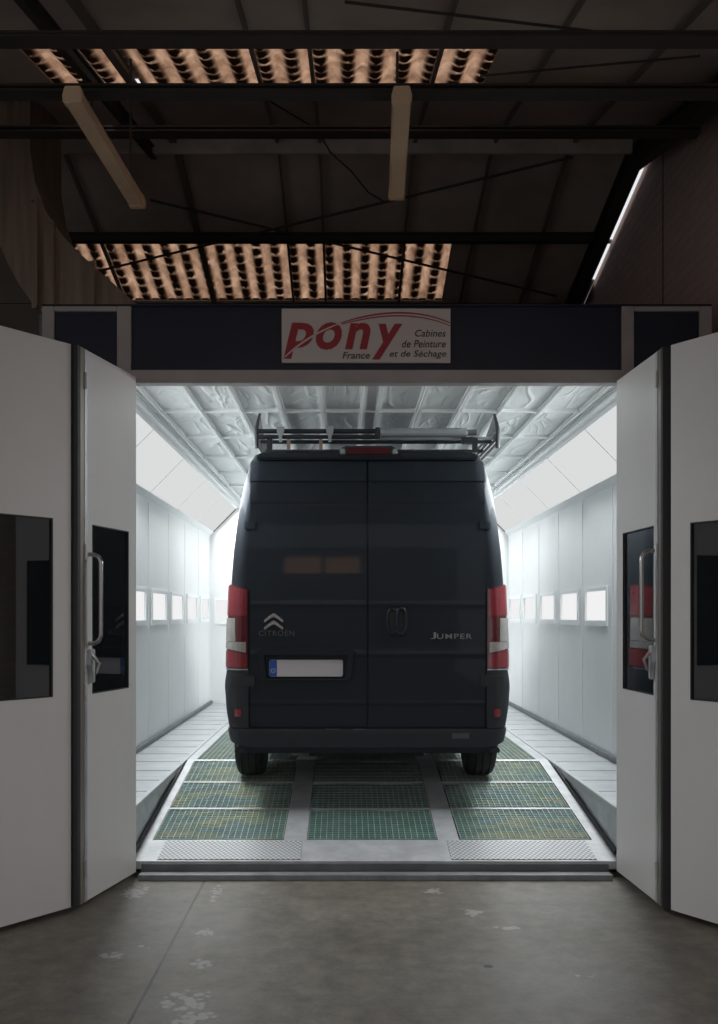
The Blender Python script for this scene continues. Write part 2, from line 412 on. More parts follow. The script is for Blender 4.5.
roof_piece(rf, -7, 2.28, 1.0, S1[0]); roof_piece(rf, -7, X1a, *S1); roof_piece(rf, X1b, 2.28, *S1)
roof_piece(rf, -7, 2.28, S1[1], 7.55); roof_piece(rf, -7, 2.28, 7.55, 7.57)
roof_piece(rf, -7, XE, 7.57, S2[0]); roof_piece(rf, -7, X2a, *S2); roof_piece(rf, X2b, XE, S2[0], 9.42); roof_piece(rf, X2b, 2.28, 9.42, S2[1])
roof_piece(rf, -7, 2.28, S2[1], 14.2)
roof_piece(rf, XE, 2.28, 7.72, 7.75); roof_piece(rf, XE, 2.28, 8.80, 8.85)
struct(rf.build('ceiling', M['roof']))
wr = MB(); pts = [(-1.0, 0.0), (14.2, 0.0)]
top = [(14.2, roof_z(14.2)), (9.45, roof_z(9.45)+0.0), (7.55, roof_z(7.55)), (1.0, roof_z(1.0)), (-1.0, roof_z(1.0))]
wr.prism(pts+top, 0, 2.281, 2.48)
struct(wr.build('wall_right', M['brick']))
struct(MB().prism([(1.0, 0), (14.2, 0), (14.2, roof_z(14.2)), (7.55, roof_z(7.55)), (1.0, roof_z(1.0))], 0, -7.2, -7.0).build('wall_left', M['concrete_far']))
struct(MB().box((-7, 14.2, 0), (2.28, 14.4, 4.0)).build('wall_back', M['concrete_far']))

def skylight(label, x0, x1, d0, d1):
    x0 -= 0.08*(x0 in (X1a, X2a)); x1 += 0.08*(x1 in (X1b, X2b))
    t = 0.006; p = 0.172; n = max(8, int((x1-x0)/p*12))
    mb = MB()
    zf = lambda d: roof_z(d)
    for off in (0.0, t):
        mb.sheet(lambda u, v: (x0+(x1-x0)*u, d0-0.02+(d1-d0+0.26)*v, zf(d0-0.02+(d1-d0+0.26)*v)+0.040+off-0.024*math.cos(2*PI*(x0+(x1-x0)*u)/p)), n, 6)
    o = mb.build('skylight_sheet', M['skylight'], smooth=True)
    return tag(o, label, 'skylight', 'corrugated skylight sheets')
for i, (a, b) in enumerate(((X1a, -1.86), (-1.80, -1.58), (-1.52, -0.7203), (-0.72, 0.3547), (0.355, X1b))):
    skylight('brown corrugated skylight sheet high near the camera, '+['leftmost strip in the corner', 'narrow strip over the left tube lamp', 'left of the centre batten', 'long one in the middle', 'short one above the right tube lamp'][i], a, b, *S1)
struct(MB().add([(x, y, roof_z(y)+0.075) for y in (S1[0]-.1, S1[1]+.1) for x in (-1.60, -1.50)], [(0,1,3,2)]).build('trim_roof_patch', M['batten']))
for i, (a, b) in enumerate(((X2a, -2.4403), (-2.44, -1.5303), (-1.53, -0.3903), (-0.39, 0.3547), (0.355, X2b))):
    skylight('brown corrugated skylight sheet above the booth front, '+['end piece behind the curved duct', 'left of the wide batten', 'right of the wide batten', 'above the left end of the sign', 'rightmost one'][i], a, b, *S2)

def beam(name, label, cat, y0, y1, d, w=0.10, x0=-6.99, x1=2.045, m='beam'):
    z0 = P(0, y1, d+w/2).z; z1 = P(0, y0, d-w/2).z
    mb = MB()                                   # an I section
    t = 0.012; f = max(0.012, (z1-z0)*0.14)
    mb.box((x0, d-w/2, z0), (x1, d+w/2, z0+f)); mb.box((x0, d-w/2, z1-f), (x1, d+w/2, z1)); mb.box((x0, d-t, z0+f*0.9), (x1, d+t, z1-f*0.9))
    return tag(mb.build(name, M[m]), label, cat)
beam('roof_beam', 'dark steel beam across the top, nearest the camera', 'beam', 30, 49, 4.4)
beam('roof_beam', 'dark steel beam below the first skylight strip, above the tube lamps', 'beam', 83, 101, 4.9)
beam('roof_beam', 'dark steel beam just in front of the pale ridge board', 'beam', 125, 139, 6.0)
beam('roof_beam', 'dark steel beam along the top edge of the lower skylight', 'beam', 232, 244, 8.5, 0.08)
beam('roof_beam', 'dark steel beam at the foot of the lower skylight, over the booth', 'beam', 298, 306, 9.86, 0.08)
rb = MB(); rb.box((-4.3, 7.40, P(0,153,7.4).z), (2.05, 7.43, P(0,138,7.4).z))
tag(rb.build('ridge_board', M['flash'], bevel=0.004), 'pale grey board running under the roof ridge', 'board')
for i, (x, w) in enumerate(((-4.4, .05), (-2.44, .04), (-1.53, .07), (-0.72, .03), (-0.39, .03), (0.355, .035), (0.98, .03), (1.6, .04))):
    mb = MB(); w *= 0.75
    for a, b in ((2.0, 7.55), (7.55, 12.5)):
        mb.add([(x-w/2,a,roof_z(a)-.06),(x+w/2,a,roof_z(a)-.06),(x+w/2,b,roof_z(b)-.06),(x-w/2,b,roof_z(b)-.06),(x-w/2,a,roof_z(a)-.031),(x+w/2,a,roof_z(a)-.031),(x+w/2,b,roof_z(b)-.031),(x-w/2,b,roof_z(b)-.031)],
               [(0,3,2,1),(4,5,6,7),(0,1,5,4),(1,2,6,5),(2,3,7,6),(3,0,4,7)])
    struct(mb.build('trim_roof_batten', M['batten']))
# main rafters: one along the brick wall, one above the left tube lamp
for x, lab in ((2.10, 'dark steel rafter running up along the brick wall'), (-1.70, 'dark steel rafter crossing the first skylight strip on the left')):
    mb = MB(); w, h = (0.10, 0.17) if x > 0 else (0.045, 0.09)
    for a, b in ((2.0, 7.55), (7.55, 12.5)) if x > 0 else ((2.0, 7.5),):
        lo = lambda d: roof_z(d)-0.07-h
        for (xa, xb, za, zb) in ((x-w/2, x+w/2, 0, 0.015), (x-w/2, x+w/2, h-0.015, h), (x-0.008, x+0.008, 0.014, h-0.014)):
            mb.add([(xa,a,lo(a)+za),(xb,a,lo(a)+za),(xb,b,lo(b)+za),(xa,b,lo(b)+za),(xa,a,lo(a)+zb),(xb,a,lo(a)+zb),(xb,b,lo(b)+zb),(xa,b,lo(b)+zb)],
                   [(0,3,2,1),(4,5,6,7),(0,1,5,4),(1,2,6,5),(2,3,7,6),(3,0,4,7)])
    tag(mb.build('roof_rafter', M['beam']), lab, 'rafter')
def roof_pt(px, py, drop=0.12):
    if py < 140: d = 1.94/((VY-py)/F-0.242)
    else: d = F*5.6/(845-py)
    v = P(px, py, d); f = 1-drop/(v.z-CZ)
    return Vector((CX+(v.x-CX)*f, v.y*f, CZ+(v.z-CZ)*f))
for dr, (a, b, lab) in zip((0.24, 0.30, 0.14, 0.34), (((103, 270), (573, 157), 'thin brace rod rising to the right across the lower skylight'), ((150, 200), (556, 296), 'thin brace rod falling to the right across the lower skylight'),
                    ((480, 76), (700, 56), 'thin brace rod rising to the right beside the upper skylight'), ((345, 2), (700, 44), 'thin brace rod falling to the right above the nearest beam'))):
    tag(MB().tube([roof_pt(*a, dr), roof_pt(*b, dr)], 0.007 if a[1] < 100 else 0.011, 8).build('brace_rod', M['beam'], smooth=True), lab, 'brace rod')
cab = [roof_pt(268, 100), roof_pt(318, 130, .14), roof_pt(330, 152, .2), roof_pt(352, 172, .2), roof_pt(368, 192, .22), roof_pt(386, 203, .2)]
tag(MB().tube(cab, 0.006, 6).build('cable', M['beam'], smooth=True), 'thin dark cable hanging under the roof left of the right tube lamp', 'cable')
# unseen wall added to darken what the van mirrors; carries the warm window
struct(MB().box((-7, -9.2, 0), (2.48, -9.0, 5.0)).build('wall_added_behind', M['concrete_far']))
wf = thing('warm_lit_window', 'warm lit window high in the wall behind the viewpoint, mirrored on the van door', 'window', (-0.75, -8.98, 3.75))
MB().box((-1.65, -8.985, 3.75), (-0.77, -8.97, 4.5)).build('pane', M['warm_window'], wf, world=True)
MB().box((-0.67, -8.985, 3.75), (0.15, -8.97, 4.5)).build('pane', M['warm_window'], wf, world=True)
MB().box((-0.765, -8.99, 3.75), (-0.675, -8.95, 4.5)).build('mullion', M['beam'], wf, world=True)

def tube_lamp(label, xa, xb, ye):
    za = 4.15; a = Vector((xa, 4.62, za)); b = Vector((xb, ye, za))
    t = thing('tube_lamp', label, 'lamp', tuple((a+b)/2))
    d = (b-a).normalized(); w = Vector((d.y, -d.x, 0)); u = Vector((0, 0, 1))
    prof = [(-.047, .0), (-.043, -.032), (.043, -.032), (.047, .0), (.035, .042), (-.035, .042)]
    mb = MB(); n = len(prof)
    for p in (a, b): mb.v += [p+w*x+u*z for x, z in prof]
    mb.f = [tuple(range(n)), tuple(range(2*n-1, n-1, -1))]+[(i, i+n, (i+1) % n+n, (i+1) % n) for i in range(n)]
    mb.build('casing', M['lamp_tan'], t, bevel=0.006, world=True)
    for e, s in ((a, -1), (b, 1)):
        mb = MB()
        q = [e+w*(x*1.08)+u*(z*1.08)+d*s*k for k in (-0.03, 0.02) for x, z in prof]
        mb.add(q, [tuple(range(n)), tuple(range(2*n-1, n-1, -1))]+[(i, i+n, (i+1) % n+n, (i+1) % n) for i in range(n)])
        mb.build('end_cap', M['lamp_tan'], t, bevel=0.004, world=True)
    for k in (0.28, (b-a).length-0.15):
        p = a+d*k
        if k < 0.5: p = Vector((p.x, 4.9, p.z))
        z1 = P(0, 101, 4.9).z if k < 0.5 else roof_z(p.y)-0.002
        MB().tube([p+u*.04, Vector((p.x, p.y, z1))], 0.008, 8).build('hanger', M['beam'], t, world=True)
    return t
tube_lamp('tan fluorescent tube lamp hanging on the left under the roof', -1.51, -1.458, 5.80)
tube_lamp('tan fluorescent tube lamp hanging above the right end of the sign', 0.087, 0.119, 5.68)

# the curved air duct at the upper left
dd = 6.35
inner = [(30,75),(30,150),(35,182),(45,210),(60,233),(78,252),(96,268),(114,284),(132,300),(150,314)]
outer = [(60,334),(44,314),(32,302),(20,286),(8,264),(-2,240),(-12,205),(-18,150),(-40,75),(-70,30),(0,48)]
poly = [(P(x, y, dd).x, P(x, y, dd).z) for x, y in inner+outer]
dt = thing('air_duct', 'curved sheet metal air duct above the left booth doors', 'duct', (poly[12][0], dd+0.3, poly[12][1]))
MB().prism(poly, 1, dd, dd+0.7).build('shell', M['duct'], dt, world=True)
for (x, y0, y1) in ((36, 200, 309), (53, 222, 309), (93, 262, 309)):
    a = P(x, y0, dd); b = P(x, y1, dd); w = 0.022
    fl = MB().box((a.x-w, dd-0.02, b.z), (a.x+w, dd+0.001, a.z)).box((a.x+w*0.5, dd-0.05, b.z), (a.x+w, dd-0.019, a.z)).build('flange', M['duct'], dt, world=True)
    bo = MB()
    for sx in (-1, 1): bo.lathe([(dd-0.03, 0.008), (dd-0.02, 0.009), (dd-0.019, 0.009)], 1, 8, (a.x+sx*w*0.6, 0, a.z-0.02))
    bo.build('bolt', M['chrome'], fl, world=False)
    fb = fl.children[0]
    fb.data.transform(RM[dt.name].inverted())

# ------------------------------------------------------------------ booth front
zT = P(0,306,D0).z; zPb = P(0,370,D0).z; zL = P(0,383,D0).z
xs = lambda px: P(px, 0, D0).x
fr = thing('wall_booth_front', 'grey steel frame of the paint booth front with dark blue panels', 'booth front', (0.0, D0, 0.0), kind='structure')
def fpart(name, x0, x1, z0, z1, m, y0=D0, y1=D0+0.08, bevel=0.003):
    return MB().box((x0, y0, z0), (x1, y1, z1)).build(name, M[m], fr, bevel=bevel, world=True)
fpart('lintel', xs(117)+0.001, xs(634), zL, zPb, 'facade_grey', D0-0.004)
fpart('top_rail', xs(42), xs(712), zT, zT+0.012, 'navy', D0-0.002)
for a, b in ((42, 54), (700, 712)): fpart('post', xs(a), xs(b), 0.0, zT-0.001, 'facade_grey')
for a, b in ((117, 131), (622, 634)): fpart('post', xs(a), xs(b), 0.0, zT-0.001, 'facade_grey', D0-0.002)
zs = P(0,311,D0).z
for a, b in ((54, 117), (634, 700)): fpart('side_rail', xs(a)+.001, xs(b)-.001, zs, zT-0.001, 'facade_grey')
fpart('infill_panel', xs(131)+.001, xs(622)-.001, zPb+.001, zT-0.001, 'navy', D0+0.015, D0+0.05)
for a, b in ((54, 117), (634, 700)):
    fpart('infill_panel', xs(a)+.001, xs(b)-.001, 2.9, zs-0.001, 'navy', D0+0.015, D0+0.05)
    fpart('lower_panel', xs(a)+.001, xs(b)-.001, 0.02, 2.899, 'door_white', D0+0.01, D0+0.05)
# sign
sg = thing('booth_sign', 'white sign with red lettering fixed above the booth opening', 'sign', (P(366,363,D0).x, D0-0.002, P(366,363,D0).z))
sx0, sx1, sz0, sz1 = xs(282), xs(450), P(0,363.5,D0).z, P(0,310,D0).z
ys = D0-0.03
MB().box((sx0, ys, sz0), (sx1, D0-0.0021, sz1)).build('sign_board', M['sign_white'], sg, bevel=0.002, world=True)
def SX(u): return sx0+(u-45)/(682-45)*(sx1-sx0)       # positions read on the sign board
def SZ(v): return sz1-(v-37)/(242-37)*(sz1-sz0)
inv = lambda x: x-RM[sg.name].translation.x
iz = lambda z: z-RM[sg.name].translation.z
yl = ys-RM[sg.name].translation.y
def sign_text(body, u0, u1, v0, v1, m, bold, shear=0.22, name='lettering'):
    return lettering(name, body, M[m], sg, inv(SX(u0)), inv(SX(u1)), iz(SZ(v1)), iz(SZ(v0)), lambda x, z: yl, shear, bold)
for ch, u0, u1, v0, v1 in (('p', 52, 166, 92, 229), ('o', 174, 272, 90, 195), ('n', 284, 380, 92, 193), ('y', 386, 500, 96, 232)):
    sign_text(ch, u0, u1, v0, v1, 'sign_red', 0.028)
sign_text('France', 274, 378, 203, 229, 'sign_text', 0.012)
sign_text('Cabines', 548, 664, 118, 145, 'sign_text', 0.004)
sign_text('de Peinture', 498, 664, 158, 186, 'sign_text', 0.004)
sign_text('et de Séchage', 452, 666, 197, 229, 'sign_text', 0.004)
def swoosh(pts, w, m, lift):
    mb = MB(); n = len(pts)
    for i, (u, v) in enumerate(pts):
        a = pts[max(0, i-1)]; b = pts[min(n-1, i+1)]
        dx, dy = b[0]-a[0], b[1]-a[1]; L = math.hypot(dx, dy); nx, ny = -dy/L, dx/L
        k = w*(0.35+0.65*math.sin(PI*(0.12+0.8*i/(n-1))))
        for s in (-1, 1):
            for y in (yl-0.003-lift, yl-0.0005-lift): mb.v.append(Vector((inv(SX(u+nx*k*s)), y, iz(SZ(v+ny*k*s)))))
    for i in range(n-1):
        k = 4*i
        mb.f += [(k, k+2, k+6, k+4), (k+1, k+5, k+7, k+3), (k, k+4, k+5, k+1), (k+2, k+3, k+7, k+6)]
    mb.f += [(0, 1, 3, 2), (4*n-4, 4*n-2, 4*n-1, 4*n-3)]
    return mb
def bez(p0, p1, p2, p3, n=28):
    return [tuple((1-t)**3*p0[i]+3*(1-t)**2*t*p1[i]+3*(1-t)*t*t*p2[i]+t**3*p3[i] for i in (0, 1)) for t in (k/n for k in range(n+1))]
swoosh(bez((262,96),(370,55),(540,28),(679,92)), 3.0, None, 0).build('swoosh', M['sign_red'], sg)
swoosh(bez((272,98),(380,66),(540,42),(679,103)), 2.4, None, 0).build('swoosh', M['sign_red'], sg)
swoosh(bez((56,224),(110,170),(190,120),(268,94)), 3.4, None, 0.0025).build('slash', M['sign_white'], sg)

# sill and door track
sl = thing('door_track', 'steel threshold with a dark sliding groove in front of the ramp', 'threshold', (0.19, D0-0.05, 0.0))
MB().box((-1.46, D0-0.115, 0.0), (1.455, D0-0.031, 0.034)).build('front_lip', M['sill'], sl, bevel=0.004, world=True)
MB().box((-1.46, D0-0.0305, 0.0), (1.455, D0-0.022, 0.022)).build('groove', M['seal'], sl, world=True)
MB().box((-1.46, D0-0.0215, 0.0), (1.455, D0-0.003, 0.078)).build('rear_rubber', M['galv_dark'], sl, bevel=0.004, world=True)

# ------------------------------------------------------------------ folding door leaves
def leaf(label, a, b, v, win, zb=0.035, zt=3.09):
    """a, b: plan positions of the leaf's two vertical edges; local x runs along it, the seen face is y=0 and looks to v"""
    a = Vector((*a, 0)); b = Vector((*b, 0)); L = (b-a).length; ang = math.atan2(b.y-a.y, b.x-a.x)
    t = thing('booth_door_leaf', label, 'door', tuple(a), (0, 0, ang))
    th = -0.045*v; lo, hi = sorted((0, th)); w0, w1, z0, z1 = win
    out = [(0, zb), (L, zb), (L, zt), (0, zt)]; inn = [(w0, z0), (w1, z0), (w1, z1), (w0, z1)]
    vs = [(x, y, z) for y in (lo, hi) for x, z in out+inn]; fs = []
    for k in range(4):
        n = (k+1) % 4
        fs += [(k, n, 4+n, 4+k), (8+k, 12+k, 12+n, 8+n), (k, 8+k, 8+n, n), (4+k, 4+n, 12+n, 12+k)]
    MB().add(vs, fs).build('panel', M['door_white'], t)
    g0, g1 = sorted((th*0.25, th*0.25-0.006*v))
    MB().box((w0+.001, g0, z0+.001), (w1-.001, g1, z1-.001)).build('window_pane', M['glass'], t)
    s = MB(); r = 0.006; y0, y1 = sorted((0.002*v, th*0.2))
    for (p, q, c, d_) in ((w0, w0+r, z0, z1), (w1-r, w1, z0, z1), (w0+r, w1-r, z0, z0+r), (w0+r, w1-r, z1-r, z1)):
        s.box((p, y0, c), (q, y1, d_))
    s.build('window_seal', M['seal'], t)
    return t, L
def handle(t, x, v, zc=1.72, h=0.50):
    out = 0.075*v; pts = [(x, 0, zc+h/2)]; q = 0.055
    for k in range(1, 7):
        a = PI/2*k/6; pts.append((x, out*(0.3+0.7*math.sin(a)), zc+h/2-q+q*math.cos(a)))
    for k in range(0, 7):
        a = PI/2*k/6; pts.append((x, out*(0.3+0.7*math.cos(a)), zc-h/2+q-q*math.sin(a)))
    pts.append((x, 0, zc-h/2))
    MB().tube(pts, 0.012, 12).build('handle', M['chrome'], t, smooth=True)
    y0, y1 = sorted((-0.0, out*0.34))
    z = zc-h/2
    MB().prism([(x-0.03, z-0.03), (x+0.025, z-0.03), (x+0.03, z-0.12), (x+0.008, z-0.17), (x+0.0, z-0.22), (x-0.03, z-0.22)], 1, y0, y1).build('latch', M['galv'], t, bevel=0.005)
    la = [c for c in t.children if c.name.startswith('latch')][-1]
    MB().tube([(x, out*0.3, z-0.06), (x-0.005, out*0.8, z-0.11), (x-0.01, out*0.5, z-0.17)], [0.012, 0.010, 0.007], 8).build('lever', M['chrome'], la, smooth=True)
def edge_strip(t, L, v, zb=0.035, zt=3.09):
    f0, f1 = sorted((0.003*v, -0.046*v))
    MB().box((L+.0005, f0, zb), (L+.048, f1, zt)).build('edge_profile', M['edge_brass'], t)
    e0, e1 = sorted((0.0005*v, 0.006*v)); MB().box((L-.028, e0, zb+.002), (L, e1, zt-.002)).build('edge_trim', M['galv'], t)
    MB().box((L+.0485, f0-.003, zb), (L+.078, f1+.003, zt)).build('edge_seal', M['seal'], t)
    for z in (0.22, 1.2, 1.98, 2.93):
        MB().lathe([(z-0.045, 0.010), (z+0.045, 0.010)], 2, 12, (L-0.004, 0.008*v, 0)).build('hinge', M['galv'], t, smooth=True)
tl, L1 = leaf('left inner booth door leaf, lit white, with narrow window and pull handle', (-1.488, 5.90), (-1.638, 5.27), 1, (0.102, 0.555, 1.185, 2.14), zt=3.108)
handle(tl, 0.592, 1); edge_strip(tl, L1, 1, zt=3.108)
tr, L2 = leaf('right inner booth door leaf, its window mirroring the red tail light', (1.505, 5.93), (1.542, 5.25), -1, (0.116, 0.613, 1.18, 2.13))
handle(tr, 0.630, -1, 1.74); edge_strip(tr, L2, -1)
leaf('left outer booth door leaf cut by the left picture edge', (-1.685, 5.185), (-2.131, 4.620), 1, (0.115, 0.60, 1.19, 2.15), zt=3.108)
leaf('right outer booth door leaf cut by the right picture edge', (1.574, 5.14), (1.979, 4.545), -1, (0.122, 0.60, 1.18, 2.12))
# ------------------------------------------------------------------ booth inside
LAMP_W = 22.0
ZW = 2.73; ZC = 3.16; XC = 1.65; ZLt = 3.115; XLt = 1.69
for s, nm in ((-1, 'left'), (1, 'right')):
    x0, x1 = sorted((s*WX, s*(WX+0.06)))
    mb = MB(); fr_y0 = D0+0.09
    wz = (1.58, 1.845); wins = [(8.2+1.022*k, 8.90+1.022*k) for k in range(5)]
    cuts = [fr_y0]; 
    for a, b in wins: cuts += [a, b]
    cuts.append(YB)
    mb.box((x0, fr_y0, 0), (x1, YB, wz[0])); mb.box((x0, fr_y0, wz[1]), (x1, YB, ZW))
    for k in range(0, len(cuts), 2): mb.box((x0, cuts[k], wz[0]), (x1, cuts[k+1], wz[1]))
    struct(mb.build('wall_booth_'+nm, M['booth_white']))
    # joints between the wall panels
    for k in range(-1, 6):
        y = 8.04+1.022*k
        a, b = sorted((s*(WX-0.004), s*(WX-0.0005)))
        struct(MB().box((a, y-0.012, FZ+0.05), (b, y+0.012, ZW-0.02)).build('trim_wall_joint', M['frame_white'], bevel=0.0015))
    a, b = sorted((s*(WX-0.035), s*(WX-0.001)))
    struct(MB().box((a, fr_y0, FZ+0.001), (b, YB-0.001, FZ+0.045)).build('baseboard_booth_'+nm, M['galv_dark'], bevel=0.006))
    for k, (ya, yb) in enumerate(wins):
        lab = 'low lit wall panel in the %s booth wall, %s' % (nm, 'nearest the opening' if k == 0 else 'farthest from the opening' if k == 4 else ORD[k]+' from the opening')
        t = thing('wall_light', lab, 'wall light', (s*WX, (ya+yb)/2, wz[0]), group='lit panels of the booth walls')
        a, b = sorted((s*(WX+0.003), s*(WX+0.02)))
        MB().box((a, ya+.002, wz[0]+.002), (b, yb-.002, wz[1]-.002)).build('diffuser', M['light_wall'], t, world=True)
        f = MB(); g = 0.035; a, b = sorted((s*(WX-0.014), s*(WX-0.0006)))
        for (p, q, c, d_) in ((ya-g, ya, wz[0]-g*1.4, wz[1]+g), (yb, yb+g, wz[0]-g*1.4, wz[1]+g), (ya, yb, wz[0]-g*1.4, wz[0]), (ya, yb, wz[1], wz[1]+g)):
            f.box((a, p, c), (b, q, d_))
        f.build('frame', M['frame_white'], t, world=True)
    # sloped light banks
    lx0, lz0, lx1, lz1 = WX-0.001, ZW+0.0, XLt, ZLt
    def SLP(u, y, off=0.0):
        nx, nz = -(lz1-lz0), -(lx0-lx1); l = math.hypot(nx, nz); nx /= l; nz /= l
        return (s*(lx0+(lx1-lx0)*u+nx*off), y, lz0+(lz1-lz0)*u+nz*off)
    def slab(mb, u0, u1, y0, y1, o0, o1):
        vs = [SLP(u, y, o) for o in (o0, o1) for (u, y) in ((u0, y0), (u1, y0), (u1, y1), (u0, y1))]
        return mb.add(vs, [(0,1,2,3),(7,6,5,4),(0,4,5,1),(1,5,6,2),(2,6,7,3),(3,7,4,0)])
    struct(slab(MB(), 0, 1, fr_y0, YB, -0.10, -0.05).build('trim_light_back_'+nm, M['frame_white']))
    for k in range(5):
        ya = 6.15+1.41*k; yb = min(ya+1.406, YB-0.002)
        lab = 'sloped lit panel between wall and ceiling, %s side, %s' % (nm, 'nearest the opening' if k == 0 else 'at the far end' if k == 4 else ORD[k]+' from the opening')
        c = SLP(0, (ya+yb)/2)
        t = thing('slope_light', lab, 'ceiling light', c, group='sloped lit panels of the booth')
        slab(MB(), 0.13, 0.955, ya+0.006, yb-0.006, -0.045, -0.012).build('diffuser', M['light_slope'], t, world=True)
        ar = bpy.data.lights.new('lamp', 'AREA'); ar.shape = 'RECTANGLE'; ar.size = 1.28; ar.size_y = 0.42; ar.energy = LAMP_W*1.4; ar.spread = math.radians(150); ar.color = (0.94, 0.985, 1.0)
        ao = bpy.data.objects.new('lamp', ar); C.objects.link(ao); ao.parent = t
        pc = Vector(SLP(0.54, (ya+yb)/2, 0.004)); nrm = (Vector(SLP(0.54, 0, 1.0))-Vector(SLP(0.54, 0, 0.0))).normalized()
        zx = -nrm; xx = Vector((0, 1, 0)); yx = zx.cross(xx)
        ao.matrix_local = Matrix.Translation(pc-Vector(c)) @ Matrix((xx, yx, zx)).transposed().to_4x4()
        f = MB()
        slab(f, 0.0, 0.129, ya, yb, -0.049, 0.0); slab(f, 0.956, 1.0, ya, yb, -0.049, 0.0)
        slab(f, 0.1295, 0.9555, ya, ya+0.0055, -0.049, -0.012); slab(f, 0.1295, 0.9555, yb-0.0055, yb, -0.049, -0.012)
        f.build('frame', M['frame_white'], t, world=True)
    a, b = sorted((s*XC, s*(XLt+0.03)))
    struct(MB().box((a, fr_y0, ZLt+0.004), (b, YB, ZC+0.03)).build('trim_ceiling_edge_'+nm, M['frame_white'], bevel=0.006))
wb = MB(); wb.prism([(-WX, 0), (WX, 0), (WX, ZW), (XLt, ZLt), (XC, ZC+.03), (-XC, ZC+.03), (-XLt, ZLt), (-WX, ZW)], 1, YB+0.001, YB+0.06)
struct(wb.build('wall_booth_back', M['booth_white']))
for k, (xa, xb, lab) in enumerate(((-1.98, -1.30, 'lit panel low in the booth back wall, left of the van'), )):
    t = thing('wall_light', lab, 'wall light', ((xa+xb)/2, YB, 1.53), group='lit panels of the booth walls')
    MB().box((xa, YB-0.012, 1.54), (xb, YB-0.002, 1.84)).build('diffuser', M['light_wall'], t, world=True)
    f = MB()
    for (p, q, c, d_) in ((xa-.03, xa-.001, 1.5, 1.87), (xb+.001, xb+.03, 1.5, 1.87), (xa, xb, 1.5, 1.539), (xa, xb, 1.841, 1.87)): f.box((p, YB-0.016, c), (q, YB-0.001, d_))
    f.build('frame', M['frame_white'], t, world=True)
# outside casing of the booth: roof plate and front filler above the ceiling
struct(MB().box((-WX-.06, D0+0.085, 3.50), (WX+.06, YB+.06, 3.54)).build('ceiling_booth_roof', M['galv_dark']))
struct(MB().box((-WX-.06, D0+0.085, ZC+0.09), (WX+.06, D0+0.10, 3.499)).build('wall_booth_front_filler', M['galv_dark']))
for s, nm in ((-1, 'left'), (1, 'right')):
    a, b = sorted((s*(WX+.005), s*(WX+0.06)))
    struct(MB().box((a, D0+0.101, ZW+.001), (b, YB+.06, 3.499)).build('wall_booth_casing_'+nm, M['galv_dark']))

# ceiling grid and its filter cloths
rows = [6.13+1.03*k for k in range(8)]; rows[-1] = YB
ncol = 5; cw = 0.305; xin = 0.055
cols = [-(xin+cw*k) for k in range(ncol, -1, -1)]+[xin+cw*k for k in range(0, ncol+1)]
g = MB(); zg = ZC
def T(x, w=0.044): g.box((x-w/2, D0+0.09, zg), (x+w/2, YB, zg+0.028)); g.box((x-0.006, D0+0.09, zg-0.012), (x+0.006, YB, zg))
for x in cols: T(x)
for x in (-XC+0.012, XC-0.012): T(x)
for y in rows: g.box((-XC, y-0.018, zg-0.006), (XC, y+0.018, zg+0.03))
g.box((-xin+.01, D0+0.09, zg+0.012), (xin-.01, YB, zg+0.028))
for s in (-1, 1):
    a, b = sorted((s*(xin+cw*ncol), s*XC)); g.box((a, D0+0.09, zg+0.014), (b, YB, zg+0.028))
struct(g.build('ceiling_booth_grid', M['frame_white']))
struct(MB().box((-XC, D0+0.09, ZC+0.075), (XC, YB, ZC+0.085)).build('ceiling_booth_back', M['frame_white']))
fm = []
for v in range(3):
    rnd = random.Random(v*11+2); ph = [rnd.uniform(0, 6.28) for _ in range(6)]; kx = [rnd.uniform(6, 17) for _ in range(6)]; ky = [rnd.uniform(1.5, 7)*rnd.choice((-1, 1)) for _ in range(6)]
    W, Lr = cw-0.014, 1.03-0.03
    def fz(u, w, ph=ph, kx=kx, ky=ky, v=v):
        x = (u-.5)*W; y = (w-.5)*Lr
        e = min(1, 5*min(u, 1-u))*min(1, 10*min(w, 1-w))
        r = sum((1-abs(math.sin(kx[i]*x*1.3+ky[i]*y*1.3+ph[i]+0.6*math.sin(5*y+ph[i]))))**3 for i in range(3))/3
        return (x, y, 0.020-e*(0.006+0.006*r))
    mb = MB().sheet(fz, 16, 40)
    mb.sheet(lambda u, w: ((u-.5)*W, (w-.5)*Lr, 0.04), 1, 1)
    fm.append(mb)
NUM = ['first', 'second', 'third', 'fourth', 'fifth', 'sixth', 'seventh', 'eighth', 'ninth', 'tenth']
protos = []
for r in range(7):
    cs = [k for k in range(11) if k != 5]
    for ci, k in enumerate(cs):
        if r >= 2 and 2 <= ci <= 7 and r > 2: continue       # out of sight above the van
        if r >= 3 and 1 < ci < 8: continue
        if r >= 6 and 0 < ci < 9: continue
        x = (cols[k]+cols[k+1])/2; y = (rows[r]+rows[r+1])/2
        lab = 'white ceiling filter cloth, %s row from the opening, %s from the left' % (NUM[r], NUM[ci])
        v = (r*3+ci*2) % 3
        if len(protos) <= v or protos[v] is None:
            while len(protos) <= v: protos.append(None)
            o = fm[v].build('ceiling_filter', M['filter'], smooth=True); protos[v] = o
        else:
            o = protos[v].copy(); C.objects.link(o)
        o.location = (x, y, ZC); o.rotation_euler = (0, 0, PI*((r+ci) % 2))
        tag(o, lab, 'ceiling filter', 'filter cloths of the booth ceiling')

